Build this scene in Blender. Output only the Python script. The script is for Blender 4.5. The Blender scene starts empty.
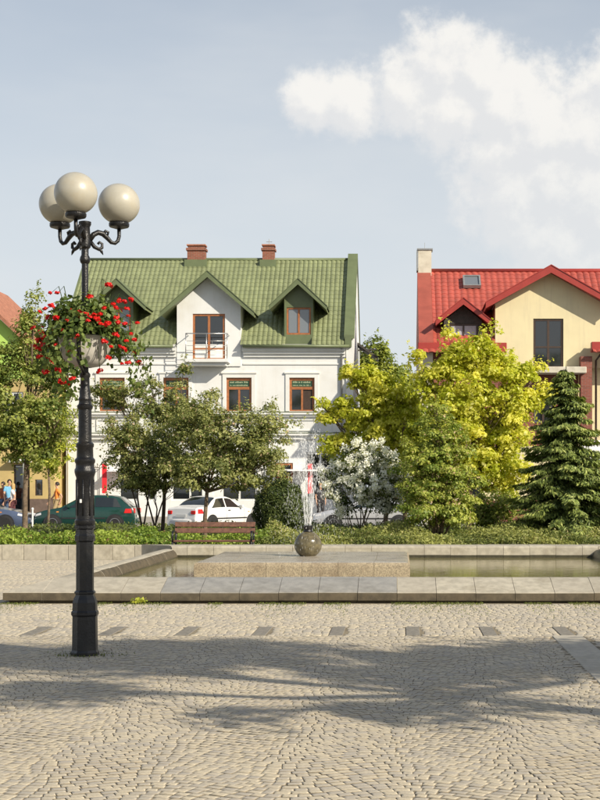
import bpy, math, random
import numpy as np
from mathutils import Vector, Matrix

R = math.radians
sc = bpy.context.scene
COL = sc.collection

# ------------------------------------------------------------------ camera
cam_d = bpy.data.cameras.new('camera')
cam = bpy.data.objects.new('camera', cam_d)
COL.objects.link(cam)
cam.location = (0, 0, 1.6)
cam.rotation_euler = (R(90), 0, 0)
cam_d.sensor_fit = 'VERTICAL'
cam_d.sensor_height = 36
cam_d.lens = 63.0                      # 1400 px focal length on an 800 px high frame
cam_d.shift_x = -0.125
cam_d.shift_y = 0.1075
cam_d.clip_start = 0.1
cam_d.clip_end = 5000
sc.camera = cam

# ------------------------------------------------------------------ sky and sun
SUN_EL, SUN_AZ = R(31), R(52)          # azimuth: to the right of straight behind the camera
to_sun = Vector((math.sin(SUN_AZ) * math.cos(SUN_EL), -math.cos(SUN_AZ) * math.cos(SUN_EL), math.sin(SUN_EL)))
world = bpy.data.worlds.new('World')
sc.world = world
world.use_nodes = True
wt = world.node_tree
for n in list(wt.nodes):
    wt.nodes.remove(n)


class NT:
    def __init__(s, tree):
        s.t = tree

    def n(s, typ, **kw):
        nd = s.t.nodes.new(typ)
        for k, v in kw.items():
            setattr(nd, k, v)
        return nd

    def link(s, a, b):
        s.t.links.new(a, b)

    def setin(s, sock, v):
        if isinstance(v, bpy.types.NodeSocket):
            s.link(v, sock)
        else:
            sock.default_value = v

    def math(s, op, a, b=None, c=None, clamp=False):
        nd = s.n('ShaderNodeMath', operation=op)
        nd.use_clamp = clamp
        s.setin(nd.inputs[0], a)
        if b is not None:
            s.setin(nd.inputs[1], b)
        if c is not None:
            s.setin(nd.inputs[2], c)
        return nd.outputs[0]

    def vmath(s, op, a, b=None):
        nd = s.n('ShaderNodeVectorMath', operation=op)
        s.setin(nd.inputs[0], a)
        if b is not None:
            s.setin(nd.inputs[1], b)
        return nd

    def mix(s, f, a, b, mode='MIX'):
        nd = s.n('ShaderNodeMix', data_type='RGBA', blend_type=mode)
        s.setin(nd.inputs[0], f)
        for i, v in ((6, a), (7, b)):
            s.setin(nd.inputs[i], v if isinstance(v, bpy.types.NodeSocket) else (v[0], v[1], v[2], 1))
        return nd.outputs[2]

    def ramp(s, fac, lo, hi, a=0.0, b=1.0):
        nd = s.n('ShaderNodeMapRange', interpolation_type='SMOOTHSTEP')
        s.setin(nd.inputs[0], fac)
        nd.inputs[1].default_value = lo
        nd.inputs[2].default_value = hi
        nd.inputs[3].default_value = a
        nd.inputs[4].default_value = b
        return nd.outputs[0]

    def noise(s, vec, scale, detail=4, rough=0.55):
        nd = s.n('ShaderNodeTexNoise')
        if vec is not None:
            s.link(vec, nd.inputs['Vector'])
        nd.inputs['Scale'].default_value = scale
        nd.inputs['Detail'].default_value = detail
        nd.inputs['Roughness'].default_value = rough
        return nd.outputs['Fac']


w = NT(wt)
sky = w.n('ShaderNodeTexSky', sky_type='NISHITA')
sky.sun_disc = False
sky.sun_elevation = SUN_EL
sky.sun_rotation = R(180) - SUN_AZ
sky.altitude = 100
sky.air_density = 1.0
sky.dust_density = 1.6
sky.ozone_density = 1.5
geo = w.n('ShaderNodeNewGeometry')
tc = w.n('ShaderNodeTexCoord')
dirv = w.vmath('NORMALIZE', tc.outputs['Generated']).outputs[0]
sep = w.n('ShaderNodeSeparateXYZ')
w.link(dirv, sep.inputs[0])
elev = sep.outputs[2]
# summer haze: whitish towards the horizon, clearing upwards, the same all round
hz = w.ramp(elev, 0.0, 0.62, 0.95, 0.12)
hazed = w.mix(hz, sky.outputs[0], (7.0, 7.4, 7.7))
thin = w.noise(w.vmath('MULTIPLY', dirv, (1, 1, 3.2)).outputs[0], 2.3, 5, 0.6)
hazed = w.mix(w.ramp(thin, 0.42, 0.8, 0, 0.35), hazed, (7.6, 7.7, 7.7))
# one large cumulus bank (directions of its billows) and small ones scattered round the sky
billows = [(440, 64, 50), (478, 74, 46), (505, 110, 62), (405, 92, 46), (355, 100, 42), (312, 100, 34), (545, 130, 62), (455, 112, 48),
           (590, 130, 62), (640, 110, 80), (555, 180, 72), (600, 205, 95), (522, 200, 66), (570, 250, 80), (500, 150, 60), (700, 170, 110), (800, 120, 90)]


def cloud_field(vec):
    f = None
    for (bx, by, br) in billows:
        v = Vector((bx - 400, 1400, 486 - by)).normalized()
        dist = w.vmath('DISTANCE', vec, tuple(v)).outputs['Value']
        g = w.math('MULTIPLY_ADD', dist, -1.0 / (br / 1400.0), 1.0)
        f = g if f is None else w.math('SMOOTH_MAX', f, g, 0.2)
    nz = w.math('ADD', w.math('MULTIPLY', w.noise(vec, 30, 8, 0.62), 1.5), w.math('MULTIPLY', w.noise(vec, 75, 6, 0.6), 0.55))
    return w.math('ADD', f, w.math('ADD', nz, -1.02))


f1 = cloud_field(dirv)
f2 = cloud_field(w.vmath('ADD', dirv, (0.008, 0.0, 0.014)).outputs[0])
d1 = w.ramp(f1, -0.12, 0.48)
n2 = w.noise(dirv, 5.5, 6, 0.55)
d2 = w.ramp(n2, 0.6, 0.72, 0, 0.7)                     # scattered clouds over the rest of the sky
away = w.ramp(sep.outputs[1], 0.35, 0.8, 1.0, 0.0)
low = w.ramp(elev, 0.12, 0.28, 0.5, 0.88)             # the haze swallows the foot of the bank
dens = w.math('MAXIMUM', w.math('MULTIPLY', d1, low), w.math('MULTIPLY', d2, away))
lit = w.ramp(w.math('SUBTRACT', f1, f2), -0.22, 0.42)
ccol = w.mix(lit, (7.6, 7.6, 7.6), (9.1, 8.85, 8.4))
skycol = w.mix(dens, hazed, ccol)
bg = w.n('ShaderNodeBackground')
w.link(skycol, bg.inputs[0])
bg.inputs[1].default_value = 0.085
wo = w.n('ShaderNodeOutputWorld')
w.link(bg.outputs[0], wo.inputs[0])

sun_d = bpy.data.lights.new('sun', 'SUN')
sun = bpy.data.objects.new('sun', sun_d)
COL.objects.link(sun)
sun_d.energy = 4.7
sun_d.angle = R(0.5)
sun_d.color = (1.0, 0.90, 0.74)
sun.rotation_euler = to_sun.to_track_quat('Z', 'Y').to_euler()
sun.location = to_sun * 60

sc.view_settings.view_transform = 'Standard'
sc.view_settings.look = 'None'
sc.view_settings.exposure = 0.34
sc.view_settings.gamma = 1.0
sc.view_settings.use_curve_mapping = False
sc.render.engine = 'CYCLES'
sc.cycles.use_denoising = True
sc.cycles.max_bounces = 8
sc.cycles.transparent_max_bounces = 12


# ------------------------------------------------------------------ materials
MATS = {}


def mat(name, col, rough=0.7, var=0.12, scale=6.0, bump=0.0, bscale=40.0, metal=0.0, spec=0.5, dirt=None, dirt_amt=0.0,
        dirt_scale=1.5, attr=0.0, attr_col=None, coat=0.0, streak=None, streak_amt=0.0):
    m = bpy.data.materials.new(name)
    m.use_nodes = True
    t = NT(m.node_tree)
    b = m.node_tree.nodes['Principled BSDF']
    tcn = t.n('ShaderNodeTexCoord')
    ob = tcn.outputs['Object']
    f = t.noise(ob, scale, 5, 0.6)
    lo = tuple(c * (1 - var) for c in col)
    hi = tuple(min(1, c * (1 + var)) for c in col)
    c = t.mix(t.ramp(f, 0.3, 0.7), lo, hi)
    if dirt is not None:
        f2 = t.noise(ob, dirt_scale, 6, 0.65)
        c = t.mix(t.ramp(f2, 0.45, 0.72, 0, dirt_amt), c, dirt)
    if streak is not None:
        sv = t.vmath('MULTIPLY', ob, (3.2, 3.2, 0.22)).outputs[0]
        f3 = t.noise(sv, 1.6, 6, 0.7)
        c = t.mix(t.ramp(f3, 0.48, 0.78, 0, streak_amt), c, streak)
    if attr:
        a = t.n('ShaderNodeAttribute', attribute_name='v')
        k = t.ramp(a.outputs['Fac'], 0, 1, 0, attr)
        c = t.mix(k, c, attr_col)
    t.link(c, b.inputs['Base Color'])
    b.inputs['Roughness'].default_value = rough
    b.inputs['Metallic'].default_value = metal
    b.inputs['Specular IOR Level'].default_value = spec
    b.inputs['Coat Weight'].default_value = coat
    if bump:
        bn = t.n('ShaderNodeBump')
        bn.inputs['Strength'].default_value = bump
        bn.inputs['Distance'].default_value = 0.02
        t.link(t.noise(ob, bscale, 5, 0.65), bn.inputs['Height'])
        t.link(bn.outputs[0], b.inputs['Normal'])
    MATS[name] = m
    return m


def leafmat(name, c1, c2, c3=None, trans=0.35, rough=0.5):
    """leaves: colour runs from c1 to c2 by a random number stored per leaf; some light passes through"""
    m = bpy.data.materials.new(name)
    m.use_nodes = True
    t = NT(m.node_tree)
    b = m.node_tree.nodes['Principled BSDF']
    out = m.node_tree.nodes['Material Output']
    a = t.n('ShaderNodeAttribute', attribute_name='v')
    c = t.mix(t.ramp(a.outputs['Fac'], 0.0, 0.8), c1, c2)
    if c3 is not None:
        c = t.mix(t.ramp(a.outputs['Fac'], 0.86, 0.95), c, c3)
    t.link(c, b.inputs['Base Color'])
    b.inputs['Roughness'].default_value = rough
    b.inputs['Specular IOR Level'].default_value = 0.35
    tr = t.n('ShaderNodeBsdfTranslucent')
    t.link(t.mix(1.0, c, (1.0, 1.0, 0.55), 'MULTIPLY'), tr.inputs['Color'])
    mx = t.n('ShaderNodeMixShader')
    mx.inputs[0].default_value = trans
    t.link(b.outputs[0], mx.inputs[1])
    t.link(tr.outputs[0], mx.inputs[2])
    t.link(mx.outputs[0], out.inputs['Surface'])
    MATS[name] = m
    return m


mat('cast_iron', (0.007, 0.007, 0.008), 0.3, 0.3, 12, 0.3, 60, dirt=(0.03, 0.026, 0.02), dirt_amt=0.5, dirt_scale=6)
mat('globe', (0.41, 0.39, 0.325), 0.34, 0.06, 5, streak=(0.36, 0.31, 0.22), streak_amt=0.5, dirt=(0.42, 0.36, 0.25), dirt_amt=0.45, dirt_scale=6, coat=0.2)
mat('bowl', (0.46, 0.44, 0.39), 0.75, 0.06, 8, 0.1, 50, dirt=(0.36, 0.33, 0.28), dirt_amt=0.4, dirt_scale=5)
mat('sandstone', (0.42, 0.385, 0.305), 0.8, 0.16, 9, 0.35, 90, dirt=(0.22, 0.19, 0.13), dirt_amt=0.55, dirt_scale=2.2, attr=0.35, attr_col=(0.33, 0.30, 0.25))
mat('granite', (0.33, 0.27, 0.18), 0.6, 0.4, 55, 0.5, 70, dirt=(0.17, 0.12, 0.07), dirt_amt=0.5, dirt_scale=3)
mat('sandstone_wet', (0.30, 0.285, 0.25), 0.28, 0.16, 9, 0.2, 90, dirt=(0.18, 0.165, 0.13), dirt_amt=0.55, dirt_scale=2.2)
mat('wet_shade', (0.05, 0.045, 0.025), 0.4, 0.3, 9)  # wet waterline band and shade of the inner rim, painted into the colour
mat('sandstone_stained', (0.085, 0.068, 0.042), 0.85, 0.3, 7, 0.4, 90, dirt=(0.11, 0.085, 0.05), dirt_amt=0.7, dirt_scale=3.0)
mat('granite_wet', (0.42, 0.38, 0.31), 0.25, 0.3, 40, 0.25, 60, dirt=(0.14, 0.11, 0.08), dirt_amt=0.5, dirt_scale=2)
mat('ball_stone', (0.13, 0.11, 0.06), 0.14, 0.35, 14, 0.1, 60, dirt=(0.05, 0.045, 0.03), dirt_amt=0.6, dirt_scale=5)
mat('cobble', (0.51, 0.445, 0.325), 0.85, 0.2, 30, 0.07, 120, attr=0.75, attr_col=(0.36, 0.33, 0.285), dirt=(0.36, 0.30, 0.21), dirt_amt=0.4, dirt_scale=0.7)
mat('joint_shade', (0.25, 0.21, 0.15), 0.95, 0.3, 20, dirt=(0.10, 0.085, 0.05), dirt_amt=0.7, dirt_scale=1.5)  # shade between the cobbles, painted as a dark colour
mat('border_stone', (0.45, 0.41, 0.33), 0.8, 0.12, 14, 0.3, 90, dirt=(0.30, 0.26, 0.2), dirt_amt=0.5, dirt_scale=2)
mat('inlay', (0.22, 0.20, 0.165), 0.75, 0.25, 18, 0.3, 90)
mat('sand', (0.27, 0.225, 0.15), 0.95, 0.25, 40, 0.5, 200, dirt=(0.075, 0.06, 0.04), dirt_amt=0.7, dirt_scale=3.5)
mat('asphalt', (0.075, 0.074, 0.072), 0.9, 0.2, 20, 0.3, 150)
mat('paving', (0.30, 0.28, 0.25), 0.85, 0.15, 3, 0.2, 30)
mat('soil', (0.08, 0.065, 0.04), 0.95, 0.3, 8, 0.6, 30, dirt=(0.05, 0.075, 0.025), dirt_amt=0.8, dirt_scale=1.2)
mat('far_ground', (0.10, 0.11, 0.06), 0.95, 0.2, 0.2)
mat('wood_red', (0.14, 0.065, 0.04), 0.5, 0.3, 14, 0.2, 60)
mat('stucco_white', (0.70, 0.71, 0.70), 0.9, 0.03, 1.2, 0.15, 60, dirt=(0.58, 0.56, 0.50), dirt_amt=0.4, dirt_scale=0.7, streak=(0.55, 0.53, 0.48), streak_amt=0.3)
mat('trim_white', (0.70, 0.71, 0.69), 0.85, 0.04, 2, 0.05, 60, dirt=(0.50, 0.48, 0.42), dirt_amt=0.4, dirt_scale=1.0)
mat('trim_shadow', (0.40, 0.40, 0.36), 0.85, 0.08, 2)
mat('roof_green', (0.21, 0.237, 0.12), 0.5, 0.14, 1.5, dirt=(0.14, 0.16, 0.08), dirt_amt=0.4, dirt_scale=0.8, streak=(0.22, 0.24, 0.13), streak_amt=0.3)
mat('trim_green', (0.13, 0.16, 0.078), 0.45, 0.1, 2)
mat('roof_red', (0.40, 0.085, 0.06), 0.5, 0.14, 1.5, dirt=(0.28, 0.06, 0.05), dirt_amt=0.6, dirt_scale=0.8, streak=(0.45, 0.16, 0.12), streak_amt=0.35)
mat('trim_red', (0.33, 0.04, 0.03), 0.4, 0.08, 2)
mat('clad_red', (0.33, 0.08, 0.055), 0.6, 0.12, 2)
mat('cream', (0.70, 0.62, 0.39), 0.9, 0.03, 1.5, 0.12, 60, dirt=(0.62, 0.55, 0.36), dirt_amt=0.4, dirt_scale=0.6, streak=(0.50, 0.44, 0.30), streak_amt=0.5)
mat('plaster_pale', (0.60, 0.56, 0.46), 0.9, 0.06, 3, 0.2, 60, dirt=(0.40, 0.36, 0.28), dirt_amt=0.6, dirt_scale=2.5)
mat('ochre', (0.50, 0.38, 0.16), 0.9, 0.08, 1.5, dirt=(0.36, 0.27, 0.13), dirt_amt=0.5, dirt_scale=1)
mat('lime', (0.42, 0.62, 0.13), 0.9, 0.04, 1.5)
mat('old_tile', (0.36, 0.15, 0.09), 0.8, 0.25, 5, 0.4, 20)
mat('frame_orange', (0.34, 0.125, 0.045), 0.5, 0.18, 9)
mat('frame_dark', (0.055, 0.033, 0.022), 0.5, 0.2, 9)
mat('board_dark', (0.05, 0.043, 0.036), 0.7, 0.25, 10, 0.2, 30)
mat('plinth', (0.14, 0.10, 0.08), 0.85, 0.2, 3)
mat('sign_green', (0.02, 0.07, 0.035), 0.5, 0.1, 9)
mat('sign_ink', (0.36, 0.40, 0.26), 0.6, 0.1, 9)
mat('banner_red', (0.70, 0.02, 0.03), 0.6, 0.06, 4)
mat('steel', (0.55, 0.55, 0.54), 0.3, 0.08, 9, metal=0.9)
mat('zinc', (0.30, 0.31, 0.31), 0.5, 0.1, 9, metal=0.4)
mat('awning', (0.72, 0.72, 0.74), 0.8, 0.04, 3)
mat('curtain', (0.42, 0.43, 0.46), 0.9, 0.12, 14)
mat('bark', (0.16, 0.115, 0.075), 0.9, 0.35, 14, 0.8, 40)
mat('bark_dark', (0.07, 0.05, 0.035), 0.9, 0.3, 14, 0.8, 40)
mat('tyre', (0.018, 0.018, 0.018), 0.85, 0.2, 20)
mat('rim_metal', (0.50, 0.50, 0.50), 0.3, 0.08, 9, metal=0.8)
mat('plastic_black', (0.022, 0.022, 0.024), 0.55, 0.2, 20)
mat('lamp_red', (0.55, 0.015, 0.012), 0.15, 0.1, 20)
mat('lamp_clear', (0.65, 0.65, 0.66), 0.12, 0.1, 20)
mat('lamp_amber', (0.7, 0.25, 0.03), 0.15, 0.1, 20)
mat('plate_white', (0.75, 0.75, 0.72), 0.5, 0.04, 20)
mat('paint_green', (0.006, 0.042, 0.032), 0.22, 0.06, 3, coat=0.6)
mat('paint_white', (0.72, 0.72, 0.70), 0.3, 0.03, 3, coat=0.5)
mat('paint_silver', (0.66, 0.66, 0.67), 0.28, 0.04, 3, metal=0.5, coat=0.5)
mat('paint_bluegrey', (0.09, 0.12, 0.20), 0.28, 0.05, 3, metal=0.3, coat=0.5)
mat('skin', (0.52, 0.30, 0.20), 0.6, 0.06, 20)
mat('hair_dark', (0.025, 0.018, 0.013), 0.6, 0.3, 60)
mat('hair_blond', (0.42, 0.28, 0.11), 0.6, 0.25, 60)
mat('cloth_blue', (0.17, 0.42, 0.62), 0.9, 0.08, 20)
mat('cloth_white', (0.75, 0.75, 0.76), 0.9, 0.05, 20)
mat('cloth_orange', (0.80, 0.26, 0.05), 0.9, 0.06, 20)
mat('cloth_rust', (0.30, 0.09, 0.04), 0.9, 0.1, 20)
mat('cloth_dark', (0.03, 0.028, 0.032), 0.9, 0.15, 20)
mat('cloth_maroon', (0.10, 0.03, 0.035), 0.9, 0.15, 20)
mat('cloth_denim', (0.07, 0.11, 0.20), 0.9, 0.15, 20)
mat('cloth_khaki', (0.36, 0.27, 0.14), 0.9, 0.1, 20)


def brickmat(name, col, mortar, bw=0.25, bh=0.075):
    m = bpy.data.materials.new(name)
    m.use_nodes = True
    t = NT(m.node_tree)
    b = m.node_tree.nodes['Principled BSDF']
    tcn = t.n('ShaderNodeTexCoord')
    mp = t.n('ShaderNodeMapping')
    mp.inputs['Rotation'].default_value = (R(90), 0, 0)
    t.link(tcn.outputs['Object'], mp.inputs[0])
    br = t.n('ShaderNodeTexBrick')
    t.link(mp.outputs[0], br.inputs['Vector'])
    br.inputs['Color1'].default_value = (*col, 1)
    br.inputs['Color2'].default_value = (*[c * 0.7 for c in col], 1)
    br.inputs['Mortar'].default_value = (*mortar, 1)
    br.inputs['Scale'].default_value = 1
    br.inputs['Mortar Size'].default_value = 0.008
    br.inputs['Brick Width'].default_value = bw
    br.inputs['Row Height'].default_value = bh
    t.link(br.outputs['Color'], b.inputs['Base Color'])
    b.inputs['Roughness'].default_value = 0.85
    bn = t.n('ShaderNodeBump')
    bn.inputs['Strength'].default_value = 0.6
    bn.inputs['Distance'].default_value = 0.01
    bn.invert = True
    t.link(br.outputs['Fac'], bn.inputs['Height'])
    t.link(bn.outputs[0], b.inputs['Normal'])
    MATS[name] = m


brickmat('brick', (0.27, 0.075, 0.05), (0.22, 0.16, 0.13))
brickmat('chimney_brick', (0.30, 0.095, 0.055), (0.26, 0.2, 0.16))


def glassmat(name, col, rough=0.04):
    m = bpy.data.materials.new(name)
    m.use_nodes = True
    t = NT(m.node_tree)
    b = m.node_tree.nodes['Principled BSDF']
    b.inputs['Base Color'].default_value = (*col, 1)
    b.inputs['Roughness'].default_value = rough
    b.inputs['IOR'].default_value = 1.52
    b.inputs['Specular IOR Level'].default_value = 0.9
    b.inputs['Coat Weight'].default_value = 0.4
    bn = t.n('ShaderNodeBump')
    bn.inputs['Strength'].default_value = 0.03
    tcn = t.n('ShaderNodeTexCoord')
    t.link(t.noise(tcn.outputs['Object'], 2.5, 2), bn.inputs['Height'])
    t.link(bn.outputs[0], b.inputs['Normal'])
    MATS[name] = m


glassmat('pane_glass', (0.012, 0.014, 0.016))
glassmat('pane_sky', (0.16, 0.18, 0.20), 0.06)
glassmat('car_glass', (0.012, 0.016, 0.016))


def watermat():
    m = bpy.data.materials.new('water')
    m.use_nodes = True
    t = NT(m.node_tree)
    b = m.node_tree.nodes['Principled BSDF']
    tcn = t.n('ShaderNodeTexCoord')
    f = t.noise(tcn.outputs['Object'], 0.8, 5)
    t.link(t.mix(t.ramp(f, 0.3, 0.7), (0.17, 0.15, 0.055), (0.25, 0.22, 0.09)), b.inputs['Base Color'])
    b.inputs['Roughness'].default_value = 0.05
    b.inputs['IOR'].default_value = 1.33
    bn = t.n('ShaderNodeBump')
    bn.inputs['Strength'].default_value = 0.22
    bn.inputs['Distance'].default_value = 0.02
    t.link(t.noise(tcn.outputs['Object'], 5, 4), bn.inputs['Height'])
    t.link(bn.outputs[0], b.inputs['Normal'])
    MATS['water'] = m
    m = bpy.data.materials.new('spray')
    m.use_nodes = True
    t = NT(m.node_tree)
    b = m.node_tree.nodes['Principled BSDF']
    out = m.node_tree.nodes['Material Output']
    b.inputs['Base Color'].default_value = (0.9, 0.92, 0.93, 1)
    b.inputs['Roughness'].default_value = 0.15
    tr = t.n('ShaderNodeBsdfTransparent')
    mx = t.n('ShaderNodeMixShader')
    mx.inputs[0].default_value = 0.6
    t.link(b.outputs[0], mx.inputs[1])
    t.link(tr.outputs[0], mx.inputs[2])
    t.link(mx.outputs[0], out.inputs['Surface'])
    MATS['spray'] = m


watermat()
leafmat('leaf_hawthorn', (0.13, 0.165, 0.045), (0.47, 0.485, 0.18), (0.58, 0.42, 0.28), trans=0.45)
leafmat('leaf_lefttree', (0.12, 0.175, 0.035), (0.43, 0.47, 0.12), (0.56, 0.54, 0.22), trans=0.45)
leafmat('leaf_gold', (0.50, 0.55, 0.04), (0.92, 0.88, 0.18), (0.96, 0.93, 0.36), trans=0.56)
leafmat('leaf_goldgreen', (0.22, 0.30, 0.03), (0.55, 0.58, 0.08), (0.66, 0.64, 0.10), trans=0.45)
leafmat('leaf_mid', (0.15, 0.21, 0.035), (0.43, 0.47, 0.095), (0.56, 0.40, 0.23), trans=0.42)
leafmat('leaf_layered', (0.19, 0.27, 0.045), (0.54, 0.58, 0.13), (0.62, 0.46, 0.27), trans=0.45)
leafmat('leaf_dark', (0.03, 0.055, 0.015), (0.12, 0.155, 0.04), trans=0.3)
leafmat('leaf_shrub', (0.05, 0.08, 0.02), (0.17, 0.21, 0.05), trans=0.35)
leafmat('leaf_hedge', (0.14, 0.23, 0.03), (0.40, 0.50, 0.09), (0.22, 0.14, 0.06), trans=0.4)
leafmat('leaf_juniper', (0.14, 0.18, 0.045), (0.42, 0.44, 0.135), (0.5, 0.44, 0.22), trans=0.35)
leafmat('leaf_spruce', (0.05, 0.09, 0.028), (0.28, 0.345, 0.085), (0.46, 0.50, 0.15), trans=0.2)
leafmat('leaf_far', (0.15, 0.20, 0.03), (0.36, 0.40, 0.07))
leafmat('leaf_geranium', (0.06, 0.10, 0.022), (0.19, 0.25, 0.06))
leafmat('leaf_grass', (0.07, 0.11, 0.015), (0.20, 0.23, 0.05))
leafmat('petal_red', (0.62, 0.010, 0.012), (0.85, 0.025, 0.02), trans=0.25)
leafmat('petal_white', (0.88, 0.88, 0.82), (0.94, 0.94, 0.90), trans=0.35)


# ------------------------------------------------------------------ building blocks
def at(px, Y):
    """metres right of the camera axis for a measured picture column at distance Y"""
    return (px - 400.0) * Y / 1400.0


def hz_(py, Y):
    """height in metres for a measured picture row at distance Y"""
    return 1.6 + (486.0 - py) * Y / 1400.0


def link(o, parent=None):
    COL.objects.link(o)
    if parent is not None:
        o.parent = parent
    return o


def tag(o, label=None, cat=None, group=None, kind=None):
    if label:
        o['label'] = label
    if cat:
        o['category'] = cat
    if group:
        o['group'] = group
    if kind:
        o['kind'] = kind
    return o


def empty(name, loc=(0, 0, 0), rz=0.0, parent=None):
    o = bpy.data.objects.new(name, None)
    o.empty_display_size = 0.2
    o.location = loc
    o.rotation_euler = (0, 0, rz)
    return link(o, parent)


class MB:
    def __init__(s):
        s.v = []
        s.f = []

    def quad(s, *p):
        b = len(s.v)
        s.v += [tuple(q) for q in p]
        s.f.append(tuple(range(b, b + len(p))))
        return s

    def box(s, x0, x1, y0, y1, z0, z1, bev=0.0):
        if bev <= 0:
            b = len(s.v)
            s.v += [(x, y, z) for z in (z0, z1) for y in (y0, y1) for x in (x0, x1)]
            s.f += [tuple(b + i for i in q) for q in ((0, 2, 3, 1), (4, 5, 7, 6), (0, 1, 5, 4), (2, 6, 7, 3), (0, 4, 6, 2), (1, 3, 7, 5))]
            return s
        pts = [(x0 + bev, y0), (x1 - bev, y0), (x1, y0 + bev), (x1, y1 - bev), (x1 - bev, y1), (x0 + bev, y1), (x0, y1 - bev), (x0, y0 + bev)]
        ins = [(x0 + 2 * bev, y0 + bev), (x1 - 2 * bev, y0 + bev), (x1 - bev, y0 + 2 * bev), (x1 - bev, y1 - 2 * bev), (x1 - 2 * bev, y1 - bev), (x0 + 2 * bev, y1 - bev), (x0 + bev, y1 - 2 * bev), (x0 + bev, y0 + 2 * bev)]
        b = len(s.v)
        for (P, z) in ((ins, z0), (pts, z0 + bev), (pts, z1 - bev), (ins, z1)):
            s.v += [(x, y, z) for x, y in P]
        for r in range(3):
            for i in range(8):
                j = (i + 1) % 8
                s.f.append((b + r * 8 + i, b + r * 8 + j, b + r * 8 + 8 + j, b + r * 8 + 8 + i))
        s.f.append(tuple(b + 24 + i for i in range(8)))
        s.f.append(tuple(b + 7 - i for i in range(8)))
        return s

    def prism(s, outline, axis, a0, a1):
        """closed outline of (p,q) pairs pushed along axis 'x','y' or 'z' from a0 to a1"""
        def P(p, q, a):
            return {'x': (a, p, q), 'y': (p, a, q), 'z': (p, q, a)}[axis]
        b = len(s.v)
        n = len(outline)
        s.v += [P(p, q, a0) for p, q in outline] + [P(p, q, a1) for p, q in outline]
        for i in range(n):
            j = (i + 1) % n
            s.f.append((b + i, b + j, b + n + j, b + n + i))
        s.f.append(tuple(b + i for i in reversed(range(n))))
        s.f.append(tuple(b + n + i for i in range(n)))
        return s

    def tube(s, pts, rad, n=8, cap=True):
        pts = [Vector(p) for p in pts]
        if not hasattr(rad, '__len__'):
            rad = [rad] * len(pts)
        b = len(s.v)
        up = Vector((0, 0, 1))
        prev = None
        for i, p in enumerate(pts):
            t = (pts[min(i + 1, len(pts) - 1)] - pts[max(i - 1, 0)]).normalized()
            if prev is None:
                a = t.cross(up if abs(t.z) < 0.9 else Vector((1, 0, 0))).normalized()
            else:
                a = (prev - t * prev.dot(t)).normalized()
            prev = a
            c = t.cross(a)
            for k in range(n):
                an = 2 * math.pi * k / n
                s.v.append(tuple(p + (a * math.cos(an) + c * math.sin(an)) * rad[i]))
        for i in range(len(pts) - 1):
            for k in range(n):
                k2 = (k + 1) % n
                s.f.append((b + i * n + k, b + i * n + k2, b + (i + 1) * n + k2, b + (i + 1) * n + k))
        if cap:
            s.f.append(tuple(b + k for k in reversed(range(n))))
            s.f.append(tuple(b + (len(pts) - 1) * n + k for k in range(n)))
        return s

    def lathe(s, prof, c=(0, 0, 0), n=24, axis='z'):
        """profile of (radius, height) pairs turned about a vertical (or y) axis through c"""
        b = len(s.v)
        for r, h in prof:
            for k in range(n):
                an = 2 * math.pi * (k + 0.5) / n
                if axis == 'z':
                    s.v.append((c[0] + r * math.cos(an), c[1] + r * math.sin(an), c[2] + h))
                else:
                    s.v.append((c[0] + r * math.cos(an), c[1] + h, c[2] - r * math.sin(an)))
        for i in range(len(prof) - 1):
            for k in range(n):
                k2 = (k + 1) % n
                s.f.append((b + i * n + k, b + i * n + k2, b + (i + 1) * n + k2, b + (i + 1) * n + k))
        s.f.append(tuple(b + k for k in reversed(range(n))))
        s.f.append(tuple(b + (len(prof) - 1) * n + k for k in range(n)))
        return s

    def mesh(s, name, m=None, smooth=False, angle=None):
        me = bpy.data.meshes.new(name)
        me.from_pydata(s.v, [], s.f)
        if m:
            me.materials.append(MATS[m])
        if smooth:
            me.polygons.foreach_set('use_smooth', [True] * len(me.polygons))
            if angle:
                me.set_sharp_from_angle(angle=R(angle))
        me.update()
        return me

    def build(s, name, m, parent=None, smooth=False, angle=None):
        return link(bpy.data.objects.new(name, s.mesh(name, m, smooth, angle)), parent)


def np_mesh(name, verts, quads, m, parent=None, fattr=None, smooth=False):
    """a mesh from numpy arrays: verts (N,3), quads (M,4); fattr is one number per face"""
    me = bpy.data.meshes.new(name)
    nv, nf = len(verts), len(quads)
    me.vertices.add(nv)
    me.vertices.foreach_set('co', np.ascontiguousarray(verts, dtype=np.float32).ravel())
    me.loops.add(nf * 4)
    me.loops.foreach_set('vertex_index', np.ascontiguousarray(quads, dtype=np.int32).ravel())
    me.polygons.add(nf)
    me.polygons.foreach_set('loop_start', np.arange(0, nf * 4, 4, dtype=np.int32))
    me.polygons.foreach_set('loop_total', np.full(nf, 4, dtype=np.int32))
    if smooth:
        me.polygons.foreach_set('use_smooth', np.ones(nf, dtype=bool))
    me.update(calc_edges=True)
    if fattr is not None:
        a = me.attributes.new('v', 'FLOAT', 'FACE')
        a.data.foreach_set('value', np.ascontiguousarray(fattr, dtype=np.float32))
    me.materials.append(MATS[m])
    return link(bpy.data.objects.new(name, me), parent)


def norm(a):
    return a / np.maximum(np.linalg.norm(a, axis=1, keepdims=True), 1e-6)


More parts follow.
